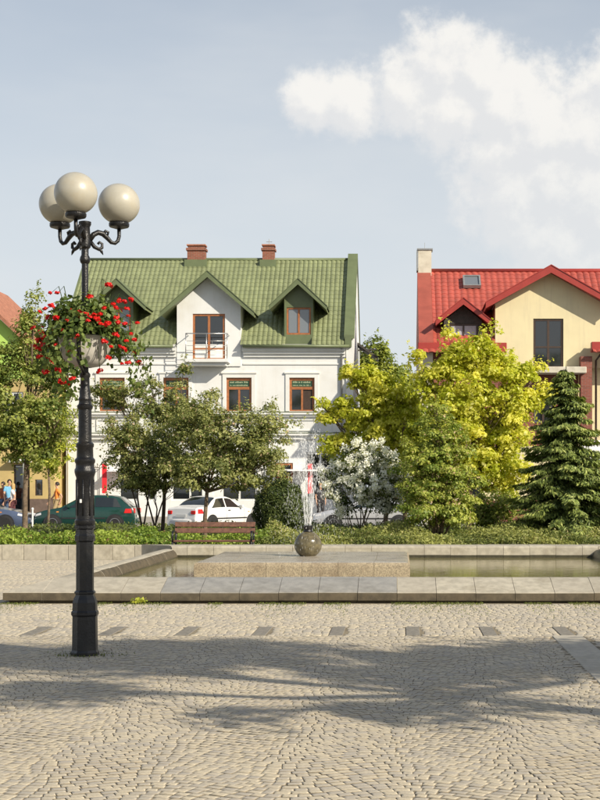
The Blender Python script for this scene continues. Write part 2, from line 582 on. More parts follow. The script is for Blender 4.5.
def leaves(name, pts, nrm, size, m, parent=None, rng=None, aspect=0.55, axis=None, fattr=None, sizevar=0.35, jitter=0.55):
    """one small folded leaf per point"""
    n = len(pts)
    nr = norm(nrm + rng.normal(0, jitter, (n, 3)))
    ax = rng.normal(0, 1, (n, 3)) if axis is None else axis + rng.normal(0, 0.25, (n, 3))
    ax = norm(ax - nr * np.sum(ax * nr, axis=1, keepdims=True))
    sd = np.cross(nr, ax)
    L = size * (1 + rng.uniform(-sizevar, sizevar, (n, 1)))
    W = L * aspect * 0.5
    fold = nr * (L * 0.12)
    v = np.empty((n, 4, 3))
    v[:, 0] = pts - ax * L * 0.5
    v[:, 1] = pts + sd * W + fold
    v[:, 2] = pts + ax * L * 0.5
    v[:, 3] = pts - sd * W + fold
    q = np.arange(n * 4).reshape(n, 4)
    return np_mesh(name, v.reshape(-1, 3), q, m, parent, rng.random(n) if fattr is None else fattr)


def lobes_px(Y, specs, flat=0.85):
    """crown lobes measured as (column, row, half width, half height, depth offset) -> metres"""
    k = Y / 1400.0
    out = []
    for sp in specs:
        px, py, hw, hh = sp[:4]
        dy = sp[4] if len(sp) > 4 else 0.0
        out.append((at(px, Y), Y + dy, hz_(py, Y), hw * k, hw * k * flat, hh * k))
    return out


def tree(name, label, cat, base, trunk_r, lobes, nclump, nleaf, lsize, clump_r, lm, seed, group=None, fork=None, barkm='bark', stems=None,
         aspect=0.6, flatten=0.6, surf=2.4, twigs=7, nrm_up=0.7, shoots=0.6):
    rng = np.random.default_rng(seed)
    root = empty(name, base)
    tag(root, label, cat, group)
    B = Vector(base)
    vol = np.array([l[3] * l[4] * l[5] for l in lobes]) ** 0.8
    cnt = np.maximum(2, (nclump * vol / vol.sum()).astype(int))
    cl, par = [], []
    for i, l in enumerate(lobes):
        d = norm(rng.normal(0, 1, (cnt[i], 3)))
        r = rng.random((cnt[i], 1)) ** (1 / surf)
        cl.append(np.array(l[:3]) + d * r * np.array(l[3:6]))
        par += [i] * cnt[i]
    cl = np.concatenate(cl)
    par = np.array(par)
    cen = np.average(np.array([l[:3] for l in lobes]), axis=0, weights=vol)
    # wood
    tw = MB()
    rnd = random.Random(seed)
    fk = Vector(fork) if fork else Vector((B.x, B.y, min(l[2] for l in lobes) - 0.1))
    if stems is None:
        mid = B.lerp(fk, 0.5) + Vector((rnd.uniform(-.05, .05), rnd.uniform(-.05, .05), 0))
        tw.tube([B - Vector((0, 0, 0.05)), B.lerp(mid, 0.15), mid, fk], [trunk_r * 1.35, trunk_r, trunk_r * 0.9, trunk_r * 0.75], 10)
        feet = [fk] * len(lobes)
    else:
        feet = [B + Vector((rnd.uniform(-stems, stems), rnd.uniform(-stems, stems), -0.03)) for _ in lobes]
    for i, l in enumerate(lobes):
        c = Vector(l[:3])
        f0 = feet[i]
        m1 = f0.lerp(c, 0.5) + Vector((rnd.uniform(-.15, .15), rnd.uniform(-.1, .1), -0.12 * (c - f0).length if stems is None else 0.05))
        r0 = trunk_r * (0.55 if stems is None else 0.5)
        tw.tube([f0, m1, c], [r0, r0 * 0.7, r0 * 0.35], 7)
        idx = np.nonzero(par == i)[0]
        for j in rng.permutation(idx)[:twigs]:
            e = Vector(cl[j])
            s0 = m1.lerp(c, rnd.random())
            tw.tube([s0, s0.lerp(e, 0.5) + Vector((0, 0, rnd.uniform(-.06, .1))), e], [r0 * 0.35, r0 * 0.22, 0.004], 5)
    tw.v = [(x - B.x, y - B.y, z - B.z) for x, y, z in tw.v]
    tw.build('trunk', barkm, root, True)
    # foliage: domed pads, full and thin, with gaps between, and loose shoots that break the outline
    pads = cl[rng.permutation(len(cl))[:max(6, int(len(cl) * 0.62))]]
    cl_all = cl
    cl = pads
    per = np.maximum(8, (nleaf * 1.45 * rng.uniform(0.35, 1.6, len(cl))).astype(int))
    n = int(per.sum())
    cc = np.repeat(cl, per, axis=0)
    csz = np.repeat(rng.uniform(0.75, 1.5, (len(cl), 1)), per, axis=0)
    d_ = rng.normal(0, 1, (n, 3))
    d_[:, 2] = np.abs(d_[:, 2]) - 0.35
    d_ = norm(d_)
    off = d_ * clump_r * 1.55 * csz * rng.random((n, 1)) ** 0.42
    off[:, 2] *= flatten * 1.25
    off[:, 2] -= 0.22 * np.sum(off[:, :2] ** 2, axis=1) / clump_r
    p = cc + off
    nr = d_ * 0.75 + norm(p - cen) * 0.35 + np.array([0, 0, 0.45 * nrm_up])
    va = np.clip(np.repeat(rng.uniform(0.0, 0.75, len(cl)), per) + rng.normal(0, 0.2, n), 0, 0.84)
    va = np.where(rng.random(n) < 0.05, 1.0, va)
    nsh = int(len(cl) * shoots)
    if nsh:
        pick = rng.integers(0, len(cl), nsh)
        dirs = norm(norm(cl[pick] - cen) + rng.normal(0, 0.35, (nsh, 3)) + np.array([0, 0, 0.35]))
        k = 11
        tt = np.tile(np.linspace(0.2, 1, k), nsh)[:, None] * np.repeat(rng.uniform(1.4, 3.2, (nsh, 1)), k, axis=0) * clump_r
        sp_ = np.repeat(cl[pick], k, axis=0) + np.repeat(dirs, k, axis=0) * tt + rng.normal(0, lsize * 0.35, (nsh * k, 3))
        p = np.concatenate([p, sp_])
        nr = np.concatenate([nr, np.tile(np.array([0, -0.2, 0.8]), (nsh * k, 1))])
        va = np.concatenate([va, np.clip(rng.normal(0.6, 0.2, nsh * k), 0, 0.84)])
    leaves('crown', p - np.array(base), nr, lsize, lm, root, rng, aspect, fattr=va, sizevar=0.5, jitter=0.42)
    return root, cl_all


# ================================================================== the setting
def sheet(name, m, x0, x1, y0, y1, z, z2=None):
    z2 = z if z2 is None else z2
    o = MB().quad((x0, y0, z), (x1, y0, z), (x1, y1, z2), (x0, y1, z2)).build(name, m)
    return tag(o, kind='structure')


sheet('ground', 'far_ground', -900, 900, -300, 2500, -0.34)
plaza = sheet('plaza', 'sand', -32, 32, -22, 30.34, -0.0045)
sheet('planting_bed', 'soil', -32, 32, 30.36, 50.0, 0.14)
kerb = tag(MB().box(-60, 60, 50.02, 50.25, -0.3, -0.06, 0.01).build('kerb', 'sandstone'), kind='structure')
sheet('road', 'asphalt', -90, 90, 50.26, 61.4, -0.2)
tag(MB().box(-60, 60, 61.41, 61.6, -0.3, -0.07, 0.01).build('kerb', 'sandstone'), kind='structure')
sheet('pavement', 'paving', -60, 60, 61.61, 66.4, -0.075, 0.15)
sheet('yard', 'paving', -60, 60, 66.41, 110, 0.14)

# ---- cobbles: segmental arches in the foreground, straight rows nearer the fountain
rng0 = np.random.default_rng(5)


def stone_field(cx, cy, ang, lx, ly, rng):
    """numpy block of rounded cobbles: centre, turn, size -> verts and quads"""
    n = len(cx)
    rings = [(0.5, -0.03), (0.5, -0.003), (0.475, -0.0004), (0.30, 0.0006)]
    sq = np.array([(-1, -1), (1, -1), (1, 1), (-1, 1)], float)
    jit = rng.uniform(0.92, 1.08, (n, 4, 2))
    dz = rng.normal(0, 0.0008, (n, 1))
    tilt = rng.normal(0, 0.008, (n, 2))
    V = np.empty((n, 16, 3))
    ca, sa = np.cos(ang)[:, None], np.sin(ang)[:, None]
    for k, (s, z) in enumerate(rings):
        px = sq[None, :, 0] * s * lx[:, None] * jit[:, :, 0]
        py = sq[None, :, 1] * s * ly[:, None] * jit[:, :, 1]
        V[:, k * 4:k * 4 + 4, 0] = cx[:, None] + px * ca - py * sa
        V[:, k * 4:k * 4 + 4, 1] = cy[:, None] + px * sa + py * ca
        V[:, k * 4:k * 4 + 4, 2] = z + (dz + px * tilt[:, :1] + py * tilt[:, 1:] if k > 0 else 0)
    F = []
    for k in range(3):
        for i in range(4):
            j = (i + 1) % 4
            F.append((k * 4 + i, k * 4 + j, k * 4 + 4 + j, k * 4 + 4 + i))
    F.append((12, 13, 14, 15))
    F = np.array(F)
    Q = (F[None] + (np.arange(n) * 16)[:, None, None]).reshape(-1, 4)
    return V.reshape(-1, 3), Q, len(F)


def shade_joints(o, nf):
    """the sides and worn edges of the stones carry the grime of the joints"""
    o.data.materials.append(MATS['joint_shade'])
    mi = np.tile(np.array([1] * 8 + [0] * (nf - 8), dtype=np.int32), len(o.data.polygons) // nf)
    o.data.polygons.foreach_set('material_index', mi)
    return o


def arch_stones(x0, x1, y0, y1):
    """rows laid in a run of shallow arcs"""
    W, amp, d = 1.35, 0.11, 0.072
    X, Yc, A, LX, LY = [], [], [], [], []
    r = random.Random(9)
    kk = 2 * math.pi / W
    for j in range(int((y0 - 1) / d), int((y1 + 1) / d) + 1):
        x = x0 - 0.3 + r.uniform(0, 0.1)
        while x < x1 + 0.1:
            l = r.uniform(0.058, 0.092)
            xm = x + l / 2
            ph = kk * xm + 0.35 * math.sin(j * 0.23)
            sl = math.atan(-amp * kk * math.sin(ph))
            X.append(xm)
            Yc.append(j * d + amp * math.cos(ph) + r.uniform(-.004, .004))
            A.append(sl)
            LX.append(l / max(0.8, math.cos(sl)) - 0.003)
            LY.append(d * math.cos(sl) - 0.0035 + r.uniform(-.003, .002))
            x += l
    X, Yc, A, LX, LY = map(np.array, (X, Yc, A, LX, LY))
    keep = (X > x0) & (X < x1) & (Yc > y0) & (Yc < y1)
    return X[keep], Yc[keep], A[keep], LX[keep], LY[keep]


def row_stones(x0, x1, y0, y1, d=0.09):
    X, Yc, LX = [], [], []
    r = random.Random(4)
    y = y0
    while y + d <= y1 + 1e-6:
        x = x0 + r.uniform(0, 0.05)
        while x < x1 - 0.06:
            l = min(r.uniform(0.08, 0.13), x1 - x)
            X.append(x + l / 2)
            Yc.append(y + d / 2)
            LX.append(l - 0.006)
            x += l
        y += d
    X, Yc, LX = map(np.array, (X, Yc, LX))
    return X, Yc, np.zeros(len(X)) + np.random.default_rng(3).normal(0, 0.025, len(X)), LX, np.full(len(X), d - 0.006)


AX = arch_stones(-5.6, 3.6, 6.2, 14.96)
strip = (AX[0] > 1.60) & (AX[0] < 1.98)
AX = [a[~strip] for a in AX]
# the 300 stones that show largest: the front rows of the picture
vis = (AX[1] > 7.16) & (AX[0] > -0.286 * AX[1]) & (AX[0] < 0.143 * AX[1])
order = np.argsort(np.where(vis, AX[1], 1e9))
single = np.zeros(len(AX[0]), bool)
single[order[:300]] = True
variants = []
for k in range(8):
    v, q, nf = stone_field(np.zeros(1), np.zeros(1), np.zeros(1), np.ones(1) * 0.1, np.ones(1) * 0.1, np.random.default_rng(60 + k))
    o = shade_joints(np_mesh('cobble', v, q, 'cobble', plaza, np.full(nf, k / 8.0)), nf)
    variants.append(o.data)
    COL.objects.unlink(o)
    bpy.data.objects.remove(o)
for i in np.nonzero(single)[0]:
    o = bpy.data.objects.new('cobble', variants[int(rng0.integers(0, 8))])
    o.location = (float(AX[0][i]), float(AX[1][i]), 0)
    o.rotation_euler = (0, 0, float(AX[2][i]))
    o.scale = (float(AX[3][i]) / 0.1, float(AX[4][i]) / 0.1, 1)
    link(o, plaza)
rest = [a[~single] for a in AX]
v, q, nf = stone_field(*rest, rng0)
va = np.clip(rng0.random(len(rest[0])) ** 1.4, 0, 1)
tag(shade_joints(np_mesh('cobble_field', v, q, 'cobble', plaza, np.repeat(va, nf)), nf), kind='stuff')
fields = [row_stones(0.83 * i + 0.222, 0.83 * i + 0.888, 14.99, 15.90, 0.113) for i in range(-8, 6)] + [row_stones(-8.5, 5.2, 15.92, 19.04), row_stones(-10.5, -5.46, 19.06, 30.30)]
RS = [np.concatenate([f[k] for f in fields]) for k in range(5)]
v, q, nf = stone_field(*RS, rng0)
tag(np_mesh('sett_rows', v, q, 'cobble', plaza, np.repeat(np.clip(rng0.random(len(RS[0])), 0, 1), nf)), kind='stuff')
# border of pale slabs with dark inlay bars
for i in range(-8, 6):
    x = 0.83 * i + 0.14
    MB().box(x - 0.075, x + 0.075, 14.99, 15.90, -0.06, 0.003, 0.004).build('inlay_bar', 'inlay', plaza)
y = 6.0
while y < 14.9:
    MB().box(1.62, 1.95, y, min(y + 0.69, 14.97), -0.06, 0.001 + rng0.uniform(0, .003), 0.006).build('border_slab', 'border_stone', plaza)
    y += 0.70

# ================================================================== fountain
FX0, FX1, FY0, FY1 = -5.42, 4.80, 19.10, 29.36
fountain = empty('fountain', (-1.54, 23.9, 0))
tag(fountain, 'low rectangular stone fountain basin with a granite platform and a polished stone ball', 'fountain')
FO = Vector((-1.54, 23.9, 0))
PROF = [(0.07, -0.05), (0.065, 0.030), (0.0, 0.036), (0.0, 0.138), (0.006, 0.148), (0.018, 0.153), (0.55, 0.298), (0.64, 0.314), (0.72, 0.312), (0.79, 0.292), (0.835, 0.25), (0.88, 0.16), (0.90, -0.1)]
PREAR = [(0.0, -0.05), (0.0, 0.355), (0.02, 0.375), (0.70, 0.38), (0.74, 0.368), (0.76, 0.34), (0.762, 0.19), (0.772, -0.1)]


def ring_slab(name, m, side, a0, a1, prof, rect, other=(), jit=0.0):
    """a length a0..a1 of a moulded edge running round a rectangle, mitred at the corners; other: {profile step: second material}"""
    x0, x1, y0, y1 = rect
    mb = MB()
    for a in (a0, a1):
        for d, z in prof:
            if side in ('front', 'rear'):
                p = (min(max(a, x0 + d), x1 - d), y0 + d if side == 'front' else y1 - d)
            else:
                p = (x0 + d if side == 'left' else x1 - d, min(max(a, y0 + d), y1 - (d if name == 'granite_block' else 0.0)))
            mb.v.append((p[0] - FO.x, p[1] - FO.y, z + (jit if z > 0 else 0)))
    n = len(prof)
    for i in range(n):
        j = (i + 1) % n
        mb.f.append((i, j, n + j, n + i))
    mb.f.append(tuple(range(n)))
    mb.f.append(tuple(n + n - 1 - i for i in range(n)))
    if side in ('rear', 'left'):
        mb.f = [f[::-1] for f in mb.f]
    o = mb.build(name, m, fountain, True, 32)
    for mm, idx in other:
        o.data.materials.append(MATS[mm])
        for i in idx:
            o.data.polygons[i].material_index = len(o.data.materials) - 1
    at_ = o.data.attributes.new('v', 'FLOAT', 'FACE')
    at_.data.foreach_set('value', [float(rng0.random())] * len(o.data.polygons))
    return o


def rim_slab(side, a0, a1):
    j = rng0.uniform(-0.003, 0.004)
    if side == 'rear':
        ring_slab('rim_slab', 'sandstone', side, a0, a1, PREAR, (FX0, FX1, FY0, FY1), [('wet_shade', (6,))], j)
    else:
        oth = [('sandstone_stained', (0, 1, 2) + ((9, 10) if side == 'left' else ())), ('wet_shade', (11,) + ((8, 9, 10) if side == 'right' else ()))]  # right inner faces painted dark, as if turned from the sun
        wet = side == 'front' and -3.4 < (a0 + a1) / 2 < 0.2
        ring_slab('rim_slab', 'sandstone_wet' if wet else 'sandstone', side, a0, a1, PROF, (FX0, FX1, FY0, FY1 - (0 if side == 'front' else 0.76)), oth, j)


def run(side, lo, hi, step):
    n = max(1, round((hi - lo) / step))
    for i in range(n):
        rim_slab(side, lo + (hi - lo) * i / n + 0.003, lo + (hi - lo) * (i + 1) / n - 0.003)


run('front', FX0 - 0.003, FX1 + 0.003, 0.55)
run('rear', FX0 - 0.003, FX1 + 0.003, 0.55)
run('left', FY0, FY1 - 0.762, 0.62)
run('right', FY0, FY1 - 0.762, 0.62)
MB().box(FX0 + 0.7 - FO.x, FX1 - 0.7 - FO.x, FY0 + 0.7 - FO.y, FY1 - 0.7 - FO.y, -0.2, -0.06).build('basin_floor', 'sandstone', fountain)
# water sheet
wv = MB().quad((FX0 + 0.86, FY0 + 0.86, 0.135), (FX1 - 0.86, FY0 + 0.86, 0.135), (FX1 - 0.86, FY1 - 0.765, 0.135), (FX0 + 0.86, FY1 - 0.765, 0.135))
tag(wv.build('water', 'water'), kind='structure')
# platform of granite blocks
PX0, PX1, PY0, PY1, PT = -3.24, 0.16, 22.0, 25.6, 0.405
PB = [(0.0, -0.06), (0.0, PT - 0.07), (0.008, PT - 0.035), (0.03, PT - 0.012), (0.07, PT - 0.002), (0.12, PT), (0.55, PT), (0.55, -0.06)]
for side, lo, hi, cnt_ in (('front', PX0, PX1, 6), ('rear', PX0, PX1, 6), ('left', PY0, PY1, 6), ('right', PY0, PY1, 6)):
    for i in range(cnt_):
        ring_slab('granite_block', 'granite', side, lo + (hi - lo) * i / cnt_ + 0.002, lo + (hi - lo) * (i + 1) / cnt_ - 0.002, PB, (PX0, PX1, PY0, PY1), [('granite_wet', (3, 4, 5))], rng0.uniform(-.002, .002))
for i in range(3):
    for j in range(3):
        ww, hh = (PX1 - PX0 - 1.106) / 3, (PY1 - PY0 - 1.106) / 3
        MB().box(PX0 + 0.553 + ww * i + 0.002 - FO.x, PX0 + 0.553 + ww * (i + 1) - 0.002 - FO.x, PY0 + 0.553 + hh * j + 0.002 - FO.y, PY0 + 0.553 + hh * (j + 1) - 0.002 - FO.y, -0.06, PT - 0.001, 0.003).build('platform_slab', 'granite_wet', fountain)
BX, BY = -1.57, 23.9
prof = [(0.12, 0.0)]
for k in range(1, 24):
    a = -math.pi / 2 + 0.55 + (math.pi - 0.75) * k / 23
    prof.append((0.236 * math.cos(a), 0.205 + 0.232 * math.sin(a)))
MB().lathe(prof, (BX - FO.x, BY - FO.y, PT - 0.01), 40).build('stone_ball', 'ball_stone', fountain, True)
MB().lathe([(0.075, 0.40), (0.085, 0.43), (0.07, 0.46), (0.088, 0.485), (0.088, 0.53), (0.07, 0.535), (0.06, 0.50)], (BX - FO.x, BY - FO.y, PT - 0.01), 20).build('nozzle', 'cast_iron', fountain, True, 40)

# ---- jets: rising strands that break up into falling drops
rngw = np.random.default_rng(21)
V, F = [], []


def drop(p, t, r, l):
    t = t / (np.linalg.norm(t) + 1e-9)
    a = np.cross(t, [0.3, 0.9, 0.1])
    a /= np.linalg.norm(a)
    b = np.cross(t, a)
    k = len(V)
    V.extend([p - t * l, p + a * r, p + b * r, p - a * r, p - b * r, p + t * l])
    F.extend([(k, k + 2, k + 1, k + 1), (k, k + 3, k + 2, k + 2), (k, k + 4, k + 3, k + 3), (k, k + 1, k + 4, k + 4),
              (k + 5, k + 1, k + 2, k + 2), (k + 5, k + 2, k + 3, k + 3), (k + 5, k + 3, k + 4, k + 4), (k + 5, k + 4, k + 1, k + 1)])


for j in range(16):
    an = 2 * math.pi * j / 16 + rngw.uniform(-.15, .15)
    ring = j % 2
    vz = rngw.uniform(4.9, 5.75) if ring else rngw.uniform(3.9, 4.9)
    vr = rngw.uniform(0.08, 0.20) if ring else rngw.uniform(0.22, 0.42)
    tf = 2 * vz / 9.81
    p0 = np.array([BX + 0.05 * math.cos(an), BY + 0.05 * math.sin(an), 0.93])
    nd = 150
    for k in range(nd):
        s = ((k + rngw.random()) / nd) * 1.04
        t = s * tf
        p = p0 + np.array([vr * t * math.cos(an), vr * t * math.sin(an), vz * t - 4.905 * t * t])
        if p[2] < 0.42:
            continue
        vel = np.array([vr * math.cos(an), vr * math.sin(an), vz - 9.81 * t])
        spread = 0.003 + 0.075 * s ** 1.3
        p = p + rngw.normal(0, spread, 3)
        if s < 0.22:
            drop(p, vel, 0.0032, 0.05)
        else:
            drop(p, vel, rngw.uniform(0.0014, 0.0034), rngw.uniform(0.008, 0.035))
for k in range(260):                      # fine drift and splashes
    a = rngw.uniform(0, 2 * math.pi)
    r = abs(rngw.normal(0, 0.45))
    p = np.array([BX + r * math.cos(a) - 0.12, BY + r * math.sin(a), 0.42 + abs(rngw.normal(0, 0.55))])
    drop(p, np.array([0.1, 0, -1.0]), 0.0017, rngw.uniform(0.006, 0.035))
V = np.array(V)
me = bpy.data.meshes.new('water_spray')
me.from_pydata([tuple(x) for x in V], [], [f[:3] for f in F])
me.materials.append(MATS['spray'])
sp = link(bpy.data.objects.new('water_spray', me))
tag(sp, 'white jets and drops of water rising above the stone ball', 'water', kind='stuff')

# ---- planter wall of stone blocks behind the fountain
pw = empty('planter_wall', (-1, 30.45, 0))
tag(pw, 'low planter wall of pale stone blocks holding the shrub bed', 'wall')
x = -12.0
while x < 8.0:
    o = MB().box(x + 0.003 + 1, x + 0.477 + 1, -0.1, 0.2, -0.1, 0.32 + rng0.uniform(-.004, .004), 0.008).build('wall_block', 'sandstone', pw)
    a = o.data.attributes.new('v', 'FLOAT', 'FACE')
    a.data.foreach_set('value', [float(rng0.random())] * len(o.data.polygons))
    x += 0.48

# ================================================================== street lamp
LX, LY = at(85, 13.25), 13.25
lamp = empty('street_lamp', (LX, LY, 0))
tag(lamp, 'ornate black cast iron lamp post with three cream globes', 'street lamp')
MB().lathe([(0.135, -0.01), (0.135, 0.03), (0.122, 0.05), (0.118, 0.37), (0.13, 0.385), (0.13, 0.41), (0.118, 0.425), (0.117, 0.50), (0.108, 0.53), (0.09, 0.565), (0.088, 0.58)], n=8).build('pedestal', 'cast_iron', lamp)
MB().lathe([(0.085, 0.575), (0.1, 0.585), (0.1, 0.60), (0.084, 0.615), (0.083, 1.07), (0.097, 1.085), (0.097, 1.13), (0.084, 1.15), (0.083, 1.19), (0.098, 1.2), (0.098, 1.225), (0.084, 1.235)], n=8).build('lower_shaft', 'cast_iron', lamp)
pf = [(0.086, 1.23), (0.095, 1.245), (0.095, 1.275), (0.083, 1.29), (0.082, 1.68), (0.09, 1.70), (0.098, 1.73), (0.098, 1.755), (0.088, 1.77), (0.086, 1.81), (0.095, 1.825), (0.095, 1.85), (0.078, 1.87), (0.075, 1.96), (0.083, 1.975), (0.083, 2.0), (0.066, 2.015)]
MB().lathe(pf, n=16).build('middle_shaft', 'cast_iron', lamp, True, 35)
pf = [(0.062, 2.01), (0.061, 2.32), (0.072, 2.335), (0.075, 2.36), (0.06, 2.375), (0.056, 2.40), (0.063, 2.42), (0.05, 2.45), (0.054, 2.49), (0.044, 2.53), (0.042, 2.62), (0.05, 2.64), (0.05, 2.66), (0.034, 2.68)]
MB().lathe(pf, n=16).build('upper_shaft', 'cast_iron', lamp, True, 35)
# slim ribs on the middle shaft
for k in range(8):
    a = 2 * math.pi * k / 8
    MB().tube([(0.082 * math.cos(a), 0.082 * math.sin(a), 1.32), (0.082 * math.cos(a), 0.082 * math.sin(a), 1.66)], 0.008, 6).build('rib', 'cast_iron', lamp, True)
pf = [(0.033, 2.67), (0.031, 3.70), (0.043, 3.715), (0.05, 3.74), (0.045, 3.765), (0.034, 3.785), (0.034, 3.84), (0.052, 3.86), (0.055, 3.89), (0.05, 3.97), (0.046, 4.05), (0.058, 4.075), (0.058, 4.10), (0.04, 4.105)]
MB().lathe(pf, n=16).build('pole', 'cast_iron', lamp, True, 35)
MB().box(-0.03, -0.012, -0.1, -0.075, 1.44, 1.475, 0.003).build('number_plate', 'plate_white', lamp)
for th in (-1.9, 118.1, 238.1):
    s, c = math.sin(R(th)), -math.cos(R(th))

    def ra(r, z, o=0.0):
        return (s * r - c * o, c * r + s * o, z)
    mb = MB()
    path = [(0.045, 3.93), (0.08, 3.985), (0.125, 4.01), (0.175, 4.0), (0.22, 3.96), (0.255, 3.925), (0.29, 3.92), (0.318, 3.945), (0.33, 3.99), (0.33, 4.07)]
    mb.tube([ra(*p) for p in path], [0.024, 0.026, 0.026, 0.027, 0.022, 0.019, 0.018, 0.018, 0.018, 0.019], 9)
    mb.tube([ra(*p) for p in [(0.05, 3.92), (0.09, 3.87), (0.135, 3.85), (0.165, 3.87), (0.165, 3.905), (0.14, 3.92), (0.125, 3.90)]], [0.02, 0.02, 0.018, 0.016, 0.014, 0.012, 0.014], 8)
    mb.tube([ra(*p) for p in [(0.17, 4.0), (0.20, 4.03), (0.225, 4.02), (0.22, 3.99)]], [0.012, 0.016, 0.014, 0.008], 7)
    mb.tube([ra(*p) for p in [(0.14, 3.86), (0.16, 3.83), (0.175, 3.80)]], [0.014, 0.014, 0.003], 7)
    arm = mb.build('arm', 'cast_iron', lamp, True)
    gx, gy = s * 0.33, c * 0.33
    MB().lathe([(0.03, 4.06), (0.055, 4.068), (0.09, 4.078), (0.097, 4.09), (0.097, 4.115), (0.085, 4.125)], (gx, gy, 0), 20).build('globe_holder', 'cast_iron', lamp, True, 40)
    pr = []
    for k in range(25):
        a = -math.pi / 2 + 0.42 + (math.pi - 0.42) * k / 24
        pr.append((max(0.002, 0.197 * math.cos(a)), 4.30 + 0.194 * math.sin(a)))
    MB().lathe(pr, (gx, gy, 0), 36).build('globe', 'globe', lamp, True)

# ---- flower planter clamped round the pole
pl = empty('flower_planter', (LX, LY, 2.72))
tag(pl, 'pale round planter on the lamp post overflowing with red geraniums', 'planter')
for sgn in (-1, 1):
    mb = MB()
    prof = [(0.05, 0.0), (0.13, 0.015), (0.185, 0.07), (0.22, 0.16), (0.232, 0.26), (0.243, 0.285), (0.232, 0.295), (0.22, 0.285), (0.205, 0.26)]
    n = 20
    for r, h in prof:
        for k in range(n + 1):
            a = -math.pi / 2 + math.pi * k / n
            mb.v.append((sgn * (r * math.cos(a) + 0.012), r * math.sin(a), h))
    for i in range(len(prof) - 1):
        for k in range(n):
            q = (i * (n + 1) + k, i * (n + 1) + k + 1, (i + 1) * (n + 1) + k + 1, (i + 1) * (n + 1) + k)
            mb.f.append(q if sgn > 0 else q[::-1])
    mb.v += [(sgn * 0.012, -0.2, 0.26), (sgn * 0.012, 0.2, 0.26)]
    mb.build('bowl', 'bowl', pl, True, 40)
MB().lathe([(0.22, 0.25), (0.22, 0.262)], n=20).build('soil', 'soil', pl)
MB().tube([(0, -0.28, 0.32), (0, -0.285, 0.05), (0.0, -0.06, -0.06)], 0.016, 7).build('bracket', 'cast_iron', pl, True)
rp = np.random.default_rng(12)
n = 3600
a = rp.uniform(0, 2 * np.pi, n)
lob = 0.33 + 0.10 * np.sin(3 * a + 0.6) + 0.05 * np.sin(7 * a)
rr = lob * np.sqrt(rp.random(n)) * 1.35
zz = 0.34 + 0.30 * (1 - (rr / 0.55) ** 2) * rp.random(n) + rp.normal(0, 0.05, n)
droop = rr > 0.27
zz = np.where(droop, zz - (rr - 0.27) * rp.uniform(0.2, 2.6, n), zz)
P = np.stack([rr * np.cos(a), rr * np.sin(a), zz], 1)
front_gap = ((P[:, 2] < 0.29) & (rr < 0.3)) | ((P[:, 2] < 0.28) & (P[:, 1] < 0.1) & (np.abs(P[:, 0]) < 0.26) & (rp.random(len(P)) < 0.55))
P = P[~front_gap]
leaves('foliage', P, norm(P - np.array([0, 0, 0.1])), 0.05, 'leaf_geranium', pl, rp, 0.9)
mbs = MB()
heads = []
for (px, py, dy) in [(40, 312, -.1), (45, 309, .2), (51, 306, -.2), (49, 318, .1), (41, 333, -.1), (45, 338, -.25), (35, 346, 0.1), (38, 349, -.2), (44, 345, -.1), (48, 347, .15),
                     (47, 359, .0), (40, 357, -.1), (43, 369, .1), (51, 361, -.2), (58, 371, -.15), (62, 382, -.1), (67, 383, .0), (72, 379, -.1), (68, 321, -.35), (72, 310, -.2),
                     (66, 311, .1), (82, 318, -.3), (86, 314, -.35), (90, 317, -.4), (94, 315, -.35), (100, 314, -.3), (84, 314, -.3), (77, 336, -.38), (90, 297, -.1), (108, 285, 0.0),
                     (110, 286, .1), (101, 324, -.35), (107, 324, -.3), (113, 304, -.1), (119, 301, .1), (124, 302, -.1), (131, 300, .0), (116, 318, -.2), (118, 323, -.2), (121, 311, .1),
                     (128, 316, .1), (131, 334, -.1), (134, 340, .0), (126, 341, -.2), (120, 347, -.1), (111, 347, -.3), (108, 358, -.3), (124, 349, -.2), (122, 364, -.1), (128, 363, -.15),
                     (137, 323, .1), (139, 363, 0.05), (134, 353, .1), (50, 293, .1), (57, 293, .15), (100, 371, -.2), (43, 326, .0), (46, 372, -.1), (39, 340, .1), (56, 318, -.3), (62, 330, -.35), (33, 328, .0), (55, 345, -.3), (97, 319, -.35), (104, 308, -.2), (116, 308, -.2), (125, 324, -.2), (116, 335, -.3), (104, 342, -.35), (70, 352, -.33), (127, 309, .0), (53, 330, -.3), (88, 321, -.4), (80, 312, -.3)]:
    z = hz_(py, LY + dy) - 2.72
    heads.append((at(px, LY + dy) - LX, dy, z))
hm = []
for k in range(5):
    m = 34
    d = norm(rp.normal(0, 1, (m, 3)))
    d[:, 2] = np.abs(d[:, 2]) * 0.9 - 0.15
    o = leaves('flower', d * 0.027 * rp.uniform(0.5, 1.15, (m, 1)), d, 0.026, 'petal_red', pl, rp, 0.95, jitter=0.3)
    hm.append(o.data)
    COL.objects.unlink(o)
    bpy.data.objects.remove(o)
for (x, y, z) in heads:
    o = bpy.data.objects.new('flower', hm[int(rp.integers(0, 5))])
    o.location = (x, y, z)
    o.rotation_euler = (rp.uniform(-.5, .5), rp.uniform(-.5, .5), rp.uniform(0, 6))
    s = rp.uniform(0.55, 1.1)
    o.scale = (s * 1.15, s * 1.15, s)
    link(o, pl)
    r0 = 0.12
    l = math.hypot(x, y) + 1e-6
    b0 = (x / l * r0, y / l * r0, 0.28)
    mbs.tube([b0, (x * 0.75, y * 0.75, max(z, 0.3) + 0.06), (x, y, z - 0.01)], [0.005, 0.004, 0.003], 5)
mbs.build('stem', 'leaf_geranium', pl, True)

